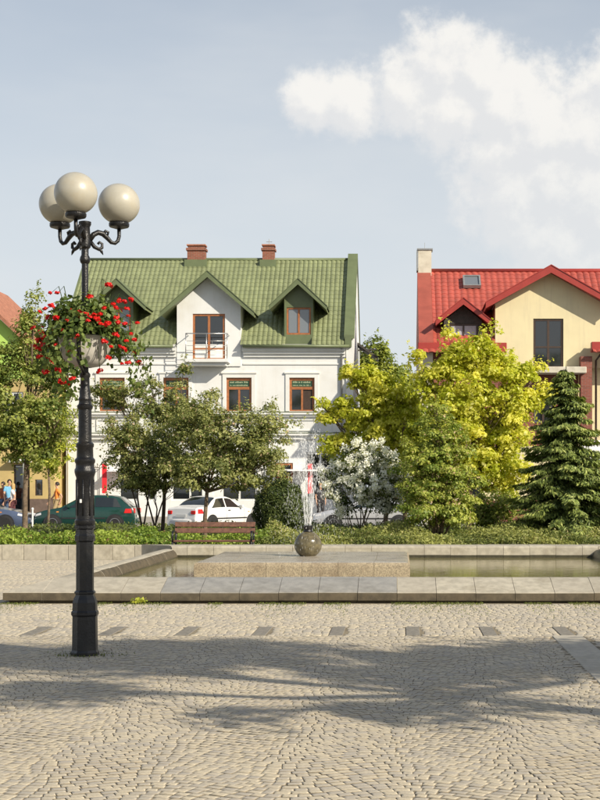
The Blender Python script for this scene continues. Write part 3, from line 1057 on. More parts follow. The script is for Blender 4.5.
# ================================================================== bench
bx, by = at(213.5, 29.75), 29.75
bench = empty('park_bench', (bx, by, 0))
tag(bench, 'slatted brown park bench with black cast iron ends behind the fountain', 'bench')
hwid = 0.86
for i, (yy, zz) in enumerate(((-0.2, 0.435), (-0.08, 0.43), (0.04, 0.425), (0.15, 0.43))):
    MB().box(-hwid, hwid, yy - 0.052, yy + 0.052, zz - 0.018, zz + 0.018, 0.006).build('seat_slat', 'wood_red', bench)
for (yy, zz) in ((0.235, 0.645), (0.265, 0.775)):
    o = MB().box(-hwid, hwid, -0.017, 0.017, -0.053, 0.053, 0.006).build('back_slat', 'wood_red', bench)
    o.location = (0, yy, zz)
    o.rotation_euler = (R(-14), 0, 0)
for sx in (-1, 1):
    mb = MB()
    X = sx * (hwid - 0.03)
    mb.tube([(X, -0.24, 0.0), (X, -0.22, 0.2), (X, -0.26, 0.40), (X, -0.1, 0.405), (X, 0.16, 0.40), (X, 0.24, 0.56), (X, 0.30, 0.83)], [0.026, 0.022, 0.024, 0.022, 0.024, 0.022, 0.018], 7)
    mb.tube([(X, 0.32, 0.0), (X, 0.24, 0.2), (X, 0.16, 0.40)], [0.026, 0.022, 0.024], 7)
    mb.tube([(X, -0.25, 0.40), (X, -0.27, 0.56), (X, -0.22, 0.635), (X, 0.0, 0.63), (X, 0.24, 0.62)], [0.02, 0.02, 0.024, 0.02, 0.018], 7)
    mb.tube([(X, -0.18, 0.1), (X, 0.0, 0.22), (X, 0.22, 0.14)], 0.014, 6)
    mb.build('end_frame', 'cast_iron', bench, True)
# ================================================================== houses
def cells(mb, x0, x1, z0, z1, y, openings, depth=0.14):
    """wall face at y with openings, their reveals going depth back"""
    xs = sorted({x0, x1, *[v for o in openings for v in o[:2]]})
    zs = sorted({z0, z1, *[v for o in openings for v in o[2:4]]})
    for i in range(len(xs) - 1):
        for j in range(len(zs) - 1):
            cx, cz = (xs[i] + xs[i + 1]) / 2, (zs[j] + zs[j + 1]) / 2
            if any(o[0] < cx < o[1] and o[2] < cz < o[3] for o in openings):
                continue
            mb.quad((xs[i], y, zs[j]), (xs[i + 1], y, zs[j]), (xs[i + 1], y, zs[j + 1]), (xs[i], y, zs[j + 1]))
    for a, b, c, d in [o[:4] for o in openings]:
        e = y + depth
        mb.quad((a, y, c), (a, y, d), (a, e, d), (a, e, c))
        mb.quad((b, y, c), (b, e, c), (b, e, d), (b, y, d))
        mb.quad((a, y, d), (b, y, d), (b, e, d), (a, e, d))
        mb.quad((a, y, c), (a, e, c), (b, e, c), (b, y, c))


def window(parent, x0, x1, z0, z1, y, cols=2, rows=1, fm='frame_orange', gm='pane_glass', fw=0.07, name='window', split=None):
    """frame bars as one mesh, every pane its own sub-part"""
    mb = MB()
    mb.box(x0, x0 + fw, y - 0.03, y + 0.05, z0, z1)
    mb.box(x1 - fw, x1, y - 0.03, y + 0.05, z0, z1)
    mb.box(x0 + fw, x1 - fw, y - 0.028, y + 0.05, z0, z0 + fw)
    mb.box(x0 + fw, x1 - fw, y - 0.028, y + 0.05, z1 - fw, z1)
    ix0, ix1, iz0, iz1 = x0 + fw, x1 - fw, z0 + fw, z1 - fw
    cw = (ix1 - ix0) / cols
    zc = [iz0] + ([iz0 + (iz1 - iz0) * s for s in split] if split else [iz0 + (iz1 - iz0) * k / rows for k in range(1, rows)]) + [iz1]
    for k in range(1, cols):
        mb.box(ix0 + cw * k - fw * 0.55, ix0 + cw * k + fw * 0.55, y - 0.026, y + 0.05, iz0, iz1)
    for zz in zc[1:-1]:
        mb.box(ix0, ix1, y - 0.022, y + 0.05, zz - fw * 0.4, zz + fw * 0.4)
    f = mb.build(name, fm, parent)
    for k in range(cols):
        for j in range(len(zc) - 1):
            MB().box(ix0 + cw * k + 0.01, ix0 + cw * (k + 1) - 0.01, y + 0.01, y + 0.03, zc[j] + 0.01, zc[j + 1] - 0.01).build('pane', gm, f)
    return f


def tiled(name, m, x0, x1, ye, ze, yr, zr, parent, tw=0.235, th=0.34, amp=0.026, step=0.018, cut=()):
    """pressed metal tile sheet: waves across, a small step at every course"""
    nx = int((x1 - x0) / tw) * 6 + 1
    L = math.hypot(yr - ye, zr - ze)
    nc = max(1, int(L / th))
    xs = np.linspace(x0, x1, nx)
    ss, hs = [], []
    for c in range(nc):
        s0, s1 = L * c / nc, L * (c + 1) / nc
        ss += [s0, s0 + (s1 - s0) * 0.5, s1 - 0.004]
        hs += [step, step * 0.45, 0.0]
    ss, hs = np.array(ss), np.array(hs)
    ty, tz = (yr - ye) / L, (zr - ze) / L
    ny, nz = (-tz, ty) if ty > 0 else (tz, -ty)
    ph = (xs - x0) / tw * 2 * np.pi
    wave = amp * (np.abs(np.cos(ph / 2)) ** 0.7 * 2 - 1)
    H = hs[:, None] + wave[None, :] + 0.02
    V = np.empty((len(ss), nx, 3))
    V[:, :, 0] = xs[None]
    V[:, :, 1] = (ye + ss * ty)[:, None] + H * ny
    V[:, :, 2] = (ze + ss * tz)[:, None] + H * nz
    i, j = np.meshgrid(np.arange(len(ss) - 1), np.arange(nx - 1), indexing='ij')
    a = (i * nx + j).ravel()
    Q = np.stack([a, a + 1, a + nx + 1, a + nx], 1)
    ctr = V.reshape(-1, 3)[Q].mean(axis=1)
    for (c0, c1, cy) in cut:
        Q = Q[~((ctr[:, 0] > c0) & (ctr[:, 0] < c1) & (ctr[:, 1] < cy))]
        ctr = V.reshape(-1, 3)[Q].mean(axis=1)
    o = np_mesh(name, V.reshape(-1, 3), Q, m, parent, None, True)
    o.data.set_sharp_from_angle(angle=R(50))
    return o


def gable_roof(parent, xc, half, zapex, zend, y0, y1, m, mt, th=0.14, board=0.26, name='dormer_roof'):
    """two sloping slabs with barge boards in front"""
    ov = 0.0
    for s in (-1, 1):
        o = MB().prism([(xc, zapex), (xc + s * half, zend), (xc + s * half, zend - th), (xc, zapex - th)], 'y', y0 + 0.05, y1).build(name, m, parent)
        MB().prism([(xc, zapex + 0.03), (xc + s * (half + 0.05), zend + 0.01), (xc + s * (half + 0.05), zend - board + 0.06), (xc, zapex - board)], 'y', y0, y0 + 0.045).build('barge_board', mt, o)
        # ribs of the roof sheet seen on the slope edge
        MB().prism([(xc, zapex + 0.07), (xc + s * (half + 0.06), zend + 0.05), (xc + s * (half + 0.06), zend + 0.012), (xc, zapex + 0.032)], 'y', y0 - 0.03, y1).build('edge_flashing', mt, o)


def box_part(parent, name, m, *b, bev=0.0):
    return MB().box(*b, bev=bev).build(name, m, parent)


# ---------------------------------------------------------------- white house with the green roof
H1 = empty('town_house', (-9.1, 70, 0.1))
tag(H1, 'white two storey town house with green metal tile roof and three gabled dormers', 'house')
H1.location = (0, 0, 0)
FYa = 66.7
xl, xr = -15.9, -2.30
cx_ = [-13.71, -10.67, -7.67, -4.67]
ops = [(x - 0.6, x + 0.6, 5.17, 6.76) for x in cx_]
doors = [(-15.3, -14.3, 0.15, 2.5), (-6.2, -5.1, 0.15, 2.7)]
shops = [(-13.4, -11.6, 0.9, 3.2), (-10.9, -9.1, 0.9, 3.2), (-8.5, -6.8, 0.9, 3.2), (-4.5, -3.1, 0.9, 3.2)]
mb = MB()
cells(mb, xl, xr, 0.0, 8.35, FYa, ops + doors + shops)
mb.quad((xr, FYa, 0), (xr, 76.7, 0), (xr, 76.7, 8.35), (xr, FYa, 8.35))
mb.quad((xl, FYa, 0), (xl, FYa, 8.35), (xl, 76.7, 8.35), (xl, 76.7, 0))
mb.quad((xl, 76.7, 0), (xl, 76.7, 8.35), (xr, 76.7, 8.35), (xr, 76.7, 0))
mb.quad((xl, FYa, 8.3), (xl, 71.7, 13.0), (xl, 76.7, 8.3))
mb.build('wall', 'stucco_white', H1)
# right hand fire wall with green capping
MB().prism([(66.62, 0.0), (66.62, 8.75), (71.7, 13.35), (76.8, 8.75), (76.8, 0.0)], 'x', -2.56, -2.22).build('gable_wall', 'stucco_white', H1)
mb = MB()
mb.prism([(66.5, 8.60), (66.5, 8.78), (71.7, 13.50), (71.7, 13.36)], 'x', -2.66, -2.16)
mb.prism([(71.7, 13.36), (71.7, 13.50), (76.9, 8.78), (76.9, 8.60)], 'x', -2.66, -2.16)
mb.box(-2.62, -2.30, 66.48, 66.60, 8.2, 8.7)
mb.build('gable_capping', 'trim_green', H1)
roof = tiled('roof', 'roof_green', -16.1, -2.66, 66.35, 8.27, 71.7, 13.15, H1, cut=[(-10.62, -7.58, 68.5), (-14.05, -12.78, 66.9), (-5.46, -4.2, 66.9)])
tiled('roof', 'roof_green', -16.1, -2.66, 77.0, 8.27, 71.7, 13.15, H1)
MB().tube([(-16.12, 71.7, 13.19), (-2.62, 71.7, 13.19)], 0.09, 10).build('ridge_cap', 'trim_green', roof, True)
MB().prism([(66.3, 8.2), (66.3, 8.34), (71.7, 13.26), (71.7, 13.1)], 'x', -16.16, -16.06).build('verge_trim', 'trim_green', roof)
MB().tube([(-16.1, 66.27, 8.22), (-10.75, 66.27, 8.22)], 0.075, 8).build('gutter', 'trim_green', H1, True)
MB().tube([(-7.45, 66.27, 8.22), (-2.4, 66.27, 8.22)], 0.075, 8).build('gutter', 'trim_green', H1, True)
MB().tube([(-2.78, 66.3, 8.2), (-2.78, 66.6, 7.95), (-2.78, 66.6, 0.1)], 0.05, 8).build('downpipe', 'zinc', H1, True)
for (a, b) in ((xl - 0.04, -10.66), (-7.5, -2.6)):
    mb = MB()
    mb.box(a, b, FYa - 0.30, FYa - 0.002, 8.02, 8.19)
    mb.box(a + 0.05, b, FYa - 0.20, FYa - 0.002, 7.88, 8.018)
    mb.box(a + 0.05, b, FYa - 0.10, FYa - 0.002, 7.74, 7.878)
    mb.build('eaves_cornice', 'trim_white', H1)
    MB().box(a + 0.03, b, FYa - 0.045, FYa - 0.003, 7.38, 7.44).build('string_course', 'trim_white', H1)
mb = MB()
mb.box(xl - 0.05, xr + 0.02, FYa - 0.22, FYa - 0.002, 5.0, 5.1)
mb.box(xl - 0.03, xr + 0.02, FYa - 0.14, FYa - 0.002, 4.90, 4.998)
mb.build('sill_course', 'trim_white', H1)
MB().quad((xl - 0.05, FYa - 0.24, 5.102), (xr + 0.02, FYa - 0.24, 5.102), (xr + 0.02, FYa, 5.15), (xl - 0.05, FYa, 5.15)).build('course_flashing', 'trim_green', H1)
mb = MB()
mb.box(xl - 0.05, xr + 0.02, FYa - 0.28, FYa - 0.002, 4.0, 4.1)
mb.box(xl - 0.03, xr + 0.02, FYa - 0.16, FYa - 0.002, 3.82, 3.998)
mb.build('shop_cornice', 'trim_white', H1)
MB().quad((xl - 0.05, FYa - 0.30, 4.102), (xr + 0.02, FYa - 0.30, 4.102), (xr + 0.02, FYa, 4.15), (xl - 0.05, FYa, 4.15)).build('course_flashing', 'trim_green', H1)
for x in cx_:
    mb = MB()
    y0, y1 = FYa - 0.05, FYa - 0.002
    mb.box(x - 0.78, x - 0.602, y0, y1, 5.16, 6.95)
    mb.box(x + 0.602, x + 0.78, y0, y1, 5.16, 6.95)
    mb.box(x - 0.602, x + 0.602, y0, y1, 6.762, 6.95)
    mb.box(x - 0.84, x + 0.84, FYa - 0.09, y1, 6.952, 7.03)
    mb.build('window_surround', 'trim_white', H1)
    # recessed panel under the window
    mb = MB()
    for (a, b, c, d) in ((x - 0.75, x + 0.75, 4.72, 4.78), (x - 0.75, x + 0.75, 4.22, 4.28), (x - 0.75, x - 0.69, 4.281, 4.719), (x + 0.69, x + 0.75, 4.281, 4.719)):
        mb.box(a, b, FYa - 0.05, FYa - 0.002, c, d)
    mb.build('relief_panel', 'trim_white', H1)
for x in (-15.55, -12.2, -9.17, -6.17, -2.95):
    MB().box(x - 0.25, x + 0.25, FYa - 0.06, FYa - 0.003, 4.17, 4.88).build('pilaster', 'trim_white', H1)
    MB().box(x - 0.25, x + 0.25, FYa - 0.06, FYa - 0.003, 0.1, 3.80).build('pilaster', 'trim_white', H1)
for i, x in enumerate(cx_):
    wn = MB()
    y = FYa + 0.09
    x0, x1, z0, z1 = x - 0.598, x + 0.598, 5.172, 6.758
    wn.box(x0, x0 + 0.11, y - 0.04, y + 0.04, z0, z1)
    wn.box(x1 - 0.11, x1, y - 0.04, y + 0.04, z0, z1)
    wn.box(x0 + 0.11, x1 - 0.11, y - 0.038, y + 0.04, z1 - 0.13, z1)
    wn.box(x0 + 0.11, x1 - 0.11, y - 0.038, y + 0.04, z0, z0 + 0.06)
    wn.box(x0 + 0.11, x1 - 0.11, y - 0.05, y + 0.04, 6.20, 6.33)
    wn.box(x - 0.045, x + 0.045, y - 0.038, y + 0.04, z0 + 0.06, 6.20)
    f = wn.build('window', 'frame_orange', H1)
    sg = MB().box(x0 + 0.112, x1 - 0.112, y - 0.02, y + 0.02, 6.332, z1 - 0.132).build('window_sign', 'sign_green', f)
    if i == 2:
        MB().box(x0 + 0.112, x - 0.046, y + 0.01, y + 0.03, z0 + 0.062, 6.198).build('pane', 'pane_glass', f)
        MB().box(x + 0.046, x1 - 0.112, y + 0.01, y + 0.03, z0 + 0.062, 6.198).build('pane', 'pane_glass', f)
    else:
        MB().box(x0 + 0.112, x - 0.046, y + 0.01, y + 0.03, z0 + 0.062, 6.198).build('pane', 'pane_glass', f)
        MB().box(x + 0.046, x1 - 0.112, y + 0.01, y + 0.03, z0 + 0.062, 6.198).build('pane', 'pane_glass' if i < 3 else 'frame_dark', f)
    # two rows of small unreadable lettering
    mk = MB()
    rl = random.Random(30 + i)
    for (zz, hh) in ((6.51, 0.08), (6.37, 0.06)):
        xx = x0 + 0.16
        while xx < x1 - 0.2:
            l = rl.uniform(0.02, 0.045)
            mk.box(xx, xx + l, y - 0.026, y - 0.022, zz, zz + hh * rl.uniform(0.7, 1.1))
            xx += l + rl.choice((0.018, 0.018, 0.018, 0.06))
    mk.build('lettering', 'sign_ink', sg)
window(H1, -15.298, -14.302, 0.152, 2.498, FYa + 0.08, 2, 3, 'trim_white', 'trim_white', 0.09, 'door')
window(H1, -6.198, -5.102, 0.152, 2.698, FYa + 0.08, 2, 1, 'frame_orange', 'pane_glass', 0.1, 'door', split=[0.75])
for s in shops:
    window(H1, s[0] + .002, s[1] - .002, s[2] + .002, s[3] - .002, FYa + 0.08, 2, 1, 'trim_white', 'pane_glass', 0.08, 'shop_window', split=[0.7])
# central gable with french door and balcony
xc = -9.10
z_ap, z_en, half = 11.72, 9.78, 2.17
sl = (z_ap - z_en) / half
Yg = 66.64
w0, w1 = xc - 1.52, xc + 1.52
ztop = lambda x: z_ap - 0.16 - abs(x - xc) * sl
mb = MB()
d0, d1, dz0, dz1 = xc - 0.77, xc + 0.77, 7.60, 9.80
cells(mb, w0, w1, 7.3, 9.80, Yg, [(d0, d1, dz0, dz1 - 0.001)])
mb.quad((w0, Yg, 9.80), (w1, Yg, 9.80), (w1, Yg, ztop(w1)), (xc, Yg, ztop(xc)), (w0, Yg, ztop(w0)))
mb.quad((w1, Yg, 7.3), (w1, 69.5, 7.3), (w1, 69.5, ztop(w1)), (w1, Yg, ztop(w1)))
mb.quad((w0, Yg, 7.3), (w0, Yg, ztop(w0)), (w0, 69.5, ztop(w0)), (w0, 69.5, 7.3))
mb.build('gable_front', 'stucco_white', H1)
gable_roof(H1, xc, half, z_ap, z_en, 66.05, 70.3, 'roof_green', 'trim_green', name='gable_roof')
window(H1, d0 + .002, d1 - .002, dz0 + .002, dz1 - .003, Yg + 0.08, 2, 1, 'frame_orange', 'pane_glass', 0.1, 'french_door', split=[0.22])
bal = MB().box(xc - 1.02, xc + 1.02, 65.75, Yg - 0.003, 7.42, 7.58, 0.01).box(xc - 0.9, xc + 0.9, 65.9, Yg - 0.003, 7.28, 7.418).build('balcony', 'trim_white', H1)
for px_ in (-0.97, 0, 0.97):
    MB().tube([(xc + px_, 65.8, 7.58), (xc + px_, 65.8, 8.78)], 0.022, 8).build('post', 'steel', bal, True)
for s in (-1, 1):
    MB().tube([(xc + s * 0.97, 65.8, 8.76), (xc + s * 0.97, Yg, 8.76)], 0.022, 8).build('rail', 'steel', bal, True)
for zz, rr_ in ((8.77, 0.024), (8.42, 0.01), (8.2, 0.01), (7.98, 0.01), (7.76, 0.01)):
    MB().tube([(xc - 0.97, 65.8, zz), (xc + 0.97, 65.8, zz)], rr_, 8).build('rail', 'steel', bal, True)
# two small dormers
for xd in (-13.42, -4.83):
    dm = MB()
    Yd = 66.78
    hw = 0.69
    zt = lambda x: 11.38 - 0.14 - abs(x - xd) * 0.97
    cells(dm, xd - hw, xd + hw, 8.2, 10.12, Yd, [(xd - 0.58, xd + 0.58, 8.82, 10.119)])
    dm.quad((xd - hw, Yd, 10.12), (xd + hw, Yd, 10.12), (xd + hw, Yd, zt(xd + hw)), (xd, Yd, zt(xd)), (xd - hw, Yd, zt(xd - hw)))
    dm.quad((xd + hw, Yd, 8.55), (xd + hw, 69.0, 8.55), (xd + hw, 69.0, zt(xd + hw)), (xd + hw, Yd, zt(xd + hw)))
    dm.quad((xd - hw, Yd, 8.55), (xd - hw, Yd, zt(xd - hw)), (xd - hw, 69.0, zt(xd - hw)), (xd - hw, 69.0, 8.55))
    do = dm.build('dormer', 'trim_green', H1)
    gable_roof(H1, xd, 1.33, 11.38, 10.09, 66.2, 70.0, 'roof_green', 'trim_green', 0.12, 0.24)
    window(do, xd - 0.578, xd + 0.578, 8.822, 10.117, Yd + 0.07, 2, 1, 'frame_orange', 'pane_sky', 0.08)
for (x0, x1) in ((-10.85, -9.95), (-7.02, -6.42)):
    ch = MB().box(x0, x1, 71.4, 72.0, 12.6, 13.62).build('chimney', 'chimney_brick', H1)
    MB().box(x0 - 0.06, x1 + 0.06, 71.34, 72.06, 13.622, 13.74).build('chimney_band', 'chimney_brick', ch)
    MB().box(x0 + 0.03, x1 - 0.03, 71.42, 71.98, 13.742, 13.86).build('chimney_top', 'chimney_brick', ch)
    MB().box(x0 - 0.03, x1 + 0.03, 71.36, 72.04, 13.862, 13.93).build('chimney_cap', 'old_tile', ch)
    MB().box(x0 - 0.12, x1 + 0.12, 71.2, 72.2, 12.75, 13.12).build('chimney_flashing', 'trim_green', ch)
MB().tube([(-6.7, 71.7, 13.9), (-6.7, 71.7, 14.25)], 0.018, 6).tube([(-6.85, 71.7, 14.1), (-6.55, 71.7, 14.1)], 0.014, 6).build('aerial', 'zinc', H1)
cn = MB()
cn.prism([(-2.2, 9.05), (-1.15, 8.3), (-1.15, 8.18), (-2.2, 8.92)], 'y', 72.5, 74.5)
cn.prism([(-2.2, 8.68), (-1.2, 8.72), (-1.2, 8.66), (-2.2, 8.6)], 'y', 72.6, 72.7)
cn.build('side_canopy', 'board_dark', H1)
for x in (-13.98, -4.25):
    o = MB().box(x - 0.11, x + 0.11, FYa - 0.5, FYa - 0.46, 1.25, 2.65).build('banner', 'banner_red', H1)
    MB().tube([(x, FYa - 0.48, 2.68), (x, FYa, 2.68)], 0.02, 6).build('bracket', 'zinc', o)
aw = MB().prism([(65.9, 2.34), (66.69, 2.40), (66.69, 2.34), (65.9, 2.28)], 'x', -13.8, -11.4).build('shop_awning', 'awning', H1)
MB().prism([(65.9, 2.36), (66.69, 2.40), (66.69, 2.34), (65.9, 2.30)], 'x', -6.0, -3.9).build('shop_awning', 'awning', H1)

# ---------------------------------------------------------------- neighbour with lime and ochre walls
H0 = empty('town_house', (0, 0, 0))
tag(H0, 'narrow town house with lime green upper wall, ochre ground floor and old red tile roof', 'house')
Y0 = 65.4
mb = MB()
cells(mb, -25.5, -16.15, 6.6, 7.0, Y0, [])
mb.quad((-25.5, Y0, 7.0), (-16.15, Y0, 7.0), (-20.8, Y0, 11.4))
mb.quad((-16.15, Y0, 6.6), (-16.15, 74, 6.6), (-16.15, 74, 7.0), (-16.15, Y0, 7.0))
mb.build('upper_wall', 'lime', H0)
mb = MB()
cells(mb, -25.5, -16.15, 0.0, 6.6, Y0, [(-18.6, -17.6, 4.4, 6.0), (-21, -20, 4.4, 6.0), (-18.05, -17.3, 0.1, 2.6), (-17.05, -16.7, 1.15, 1.9), (-22.5, -20.5, 0.9, 2.6)])
mb.quad((-16.15, Y0, 0), (-16.15, 74, 0), (-16.15, 74, 6.6), (-16.15, Y0, 6.6))
mb.build('lower_wall', 'ochre', H0)
for s, (ax, ex) in enumerate(((-20.8, -15.85), (-20.8, -25.8))):
    MB().prism([(ax, 11.7), (ex, 6.95), (ex, 6.75), (ax, 11.48)], 'y', Y0 - 0.35, 74.3).build('roof', 'old_tile', H0)
window(H0, -18.598, -17.602, 4.402, 5.998, Y0 + .08, 2, 1, 'trim_white')
window(H0, -20.998, -20.002, 4.402, 5.998, Y0 + .08, 2, 1, 'trim_white')
window(H0, -17.048, -16.702, 1.152, 1.898, Y0 + .08, 1, 1, 'frame_dark', fw=0.04)
window(H0, -22.498, -20.502, 0.902, 2.598, Y0 + .08, 2, 1, 'frame_dark')
window(H0, -18.048, -17.302, 0.102, 2.598, Y0 + .08, 1, 1, 'frame_dark', name='door')
MB().box(-17.28, -16.16, Y0 - 0.05, Y0 - .003, 0.05, 1.0).build('plinth', 'plinth', H0)
MB().box(-25.5, -18.07, Y0 - 0.05, Y0 - .003, 0.05, 1.0).build('plinth', 'plinth', H0)
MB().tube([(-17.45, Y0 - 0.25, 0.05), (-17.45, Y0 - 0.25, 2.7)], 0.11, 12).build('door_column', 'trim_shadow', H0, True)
MB().box(-18.2, -17.2, Y0 - 0.4, Y0 - .003, 2.7, 2.85).build('door_hood', 'trim_white', H0)

# ---------------------------------------------------------------- cream house with the red roof
H2 = empty('town_house', (0, 0, 0))
tag(H2, 'cream and brick house with bright red metal tile roof and broad gable', 'house')
Y2 = 63.0
mb = MB()
bo = [(1.8, 2.7, 4.2, 5.6), (5.99, 6.9, 4.4, 6.1), (9.6, 10.6, 4.2, 5.6)]
cells(mb, 1.2, 8.02, 3.4, 7.9, Y2, bo[:2])
mb.build('brick_wall', 'brick', H2)
mb = MB()
go = [(1.9, 3.7, 1.1, 2.9), (5.0, 6.2, 0.15, 2.5)]
cells(mb, 1.2, 8.02, 0.95, 3.4, Y2 - 0.003, go[:1])
cells(mb, 8.02, 16, 0.0, 7.9, Y2 + 0.3, [bo[2]])
mb.quad((1.2, Y2, 0.0), (1.2, Y2, 8.0), (1.2, 73, 8.0), (1.2, 73, 0.0))
mb.quad((8.02, Y2 + 0.3, 0), (8.02, Y2 + 0.3, 7.9), (8.02, Y2, 7.9), (8.02, Y2, 0))
mb.quad((16, Y2, 0.0), (16, 73, 0), (16, 73, 8.0), (16, Y2, 8.0))
mb.build('wall', 'cream', H2)
MB().box(1.2, 8.02, Y2 - 0.12, Y2 - 0.004, 0.0, 0.95).build('brick_plinth', 'brick', H2)
for b in bo:
    window(H2, b[0] + .002, b[1] - .002, b[2] + .002, b[3] - .002, (Y2 + 0.3 if b[0] > 9 else Y2) + .08, 2, 1, 'frame_dark', 'pane_glass', 0.08)
window(H2, 1.902, 3.698, 1.102, 2.898, Y2 + .08, 2, 1, 'frame_dark', 'pane_glass', 0.08)
r2 = tiled('roof', 'roof_red', 1.5, 16.3, 62.45, 7.78, 68.0, 12.0, H2, tw=0.3, th=0.36, cut=[(4.28, 9.16, 65.0)])
tiled('roof', 'roof_red', 1.5, 16.3, 73.5, 7.78, 68.0, 12.0, H2, tw=0.3, th=0.36)
MB().tube([(1.5, 68, 12.05), (16.3, 68, 12.05)], 0.11, 10).build('ridge_cap', 'trim_red', r2, True)
MB().prism([(62.5, 7.85), (62.5, 8.05), (68.0, 12.2), (73.4, 8.05), (73.4, 7.85)], 'x', 0.84, 1.49).build('fire_wall_capping', 'clad_red', H2)
MB().prism([(62.55, 0.0), (62.55, 7.8), (73.3, 7.8), (73.3, 0.0)], 'x', 0.86, 1.47).build('fire_wall', 'plaster_pale', H2)
MB().box(0.80, 4.75, 62.28, 62.5, 7.55, 7.98, 0.02).build('eaves_fascia', 'trim_red', H2)
MB().box(8.5, 16.4, 62.1, 62.5, 7.55, 8.0, 0.02).build('eaves_fascia', 'trim_red', H2)
tiled('eaves_tiles', 'roof_red', 0.8, 4.75, 62.0, 7.5, 62.8, 7.98, H2, tw=0.3, th=0.36)
tiled('eaves_tiles', 'roof_red', 8.55, 16.2, 61.9, 7.5, 62.7, 7.98, H2, tw=0.3, th=0.36)
ch = MB().box(0.88, 1.52, 67.6, 68.3, 11.0, 13.0).build('chimney', 'plaster_pale', H2)
MB().box(0.82, 1.58, 67.55, 68.35, 13.0, 13.07).build('chimney_cap', 'zinc', ch)
MB().box(0.80, 0.86, 67.58, 68.3, 12.0, 12.98).build('chimney_flashing', 'zinc', ch)
MB().tube([(1.2, 67.9, 13.05), (1.2, 67.9, 13.4)], 0.012, 6).build('aerial', 'zinc', ch)
# broad gable
xg, hg, za, ze = 6.72, 2.86, 11.38, 9.74
sg_ = (za - ze) / hg
gz = lambda x: za - 0.2 - abs(x - xg) * sg_
gx0, gx1 = 4.28, 9.16
Yg2 = 62.9
mb = MB()
cells(mb, gx0, gx1, 6.9, 9.2, Yg2, [(5.99, 7.34, 6.90001, 9.12)])
mb.quad((gx0, Yg2, 9.2), (gx1, Yg2, 9.2), (gx1, Yg2, gz(gx1)), (xg, Yg2, gz(xg)), (gx0, Yg2, gz(gx0)))
mb.quad((gx0, Yg2, 6.9), (gx0, Yg2, gz(gx0)), (gx0, 67, gz(gx0)), (gx0, 67, 6.9))
mb.quad((gx1, Yg2, 6.9), (gx1, 67, 6.9), (gx1, 67, gz(gx1)), (gx1, Yg2, gz(gx1)))
mb.build('gable_front', 'cream', H2)
gable_roof(H2, xg, hg, za, ze, 62.2, 67.4, 'roof_red', 'trim_red', 0.18, 0.30, 'gable_roof')
window(H2, 5.992, 7.338, 6.902, 9.118, Yg2 + .08, 2, 1, 'frame_dark', 'pane_glass', 0.09, 'french_door', split=[0.42])
MB().box(5.85, 8.25, 61.9, Yg2 - 0.003, 6.6, 6.88, 0.02).build('balcony', 'plaster_pale', H2)
MB().box(8.05, 8.55, 62.3, 62.9, 0.95, 7.38).build('brick_pier', 'brick', H2)
MB().tube([(8.95, 62.2, 7.5), (8.75, 62.5, 7.2), (8.75, 62.55, 0.1)], 0.05, 8).build('downpipe', 'frame_dark', H2, True)
# small dark dormer
xd, Yd = 2.84, 63.15
mb = MB()
cells(mb, xd - 0.86, xd + 0.86, 8.05, 9.0, Yd, [(xd - 0.62, xd + 0.68, 8.22, 8.92)], 0.1)
mb.quad((xd - 0.86, Yd, 9.0), (xd + 0.86, Yd, 9.0), (xd + 0.86, Yd, 9.05), (xd, Yd, 9.75), (xd - 0.86, Yd, 9.05))
mb.quad((xd + 0.86, Yd, 8.05), (xd + 0.86, 66, 8.05), (xd + 0.86, 66, 9.05), (xd + 0.86, Yd, 9.05))
mb.quad((xd - 0.86, Yd, 8.05), (xd - 0.86, Yd, 9.05), (xd - 0.86, 66, 9.05), (xd - 0.86, 66, 8.05))
do = mb.build('dormer', 'board_dark', H2)
gable_roof(H2, xd, 1.2, 9.98, 8.98, 62.6, 66.3, 'roof_red', 'trim_red', 0.14, 0.26)
window(do, xd - 0.618, xd + 0.678, 8.222, 8.918, Yd + .06, 2, 1, 'frame_dark', 'curtain', 0.07)
# skylight on the slope
sk = empty('skylight', (3.43, 66.95, 11.31), parent=H2)
sk.rotation_euler = (math.atan2(12.0 - 7.78, 68 - 62.45), 0, 0)
mb = MB()
mb.box(-0.42, 0.42, -0.5, -0.42, 0, 0.16).box(-0.42, 0.42, 0.42, 0.5, 0, 0.16).box(-0.42, -0.34, -0.419, 0.419, 0, 0.16).box(0.34, 0.42, -0.419, 0.419, 0, 0.16)
mb.build('skylight_frame', 'zinc', sk)
MB().box(-0.34, 0.34, -0.42, 0.42, 0.04, 0.10).build('pane', 'pane_sky', sk)
MB().prism([(61.2, 2.95), (62.85, 3.65), (62.85, 3.55), (61.2, 2.60)], 'x', 8.1, 13.0).build('shop_awning', 'awning', H2)
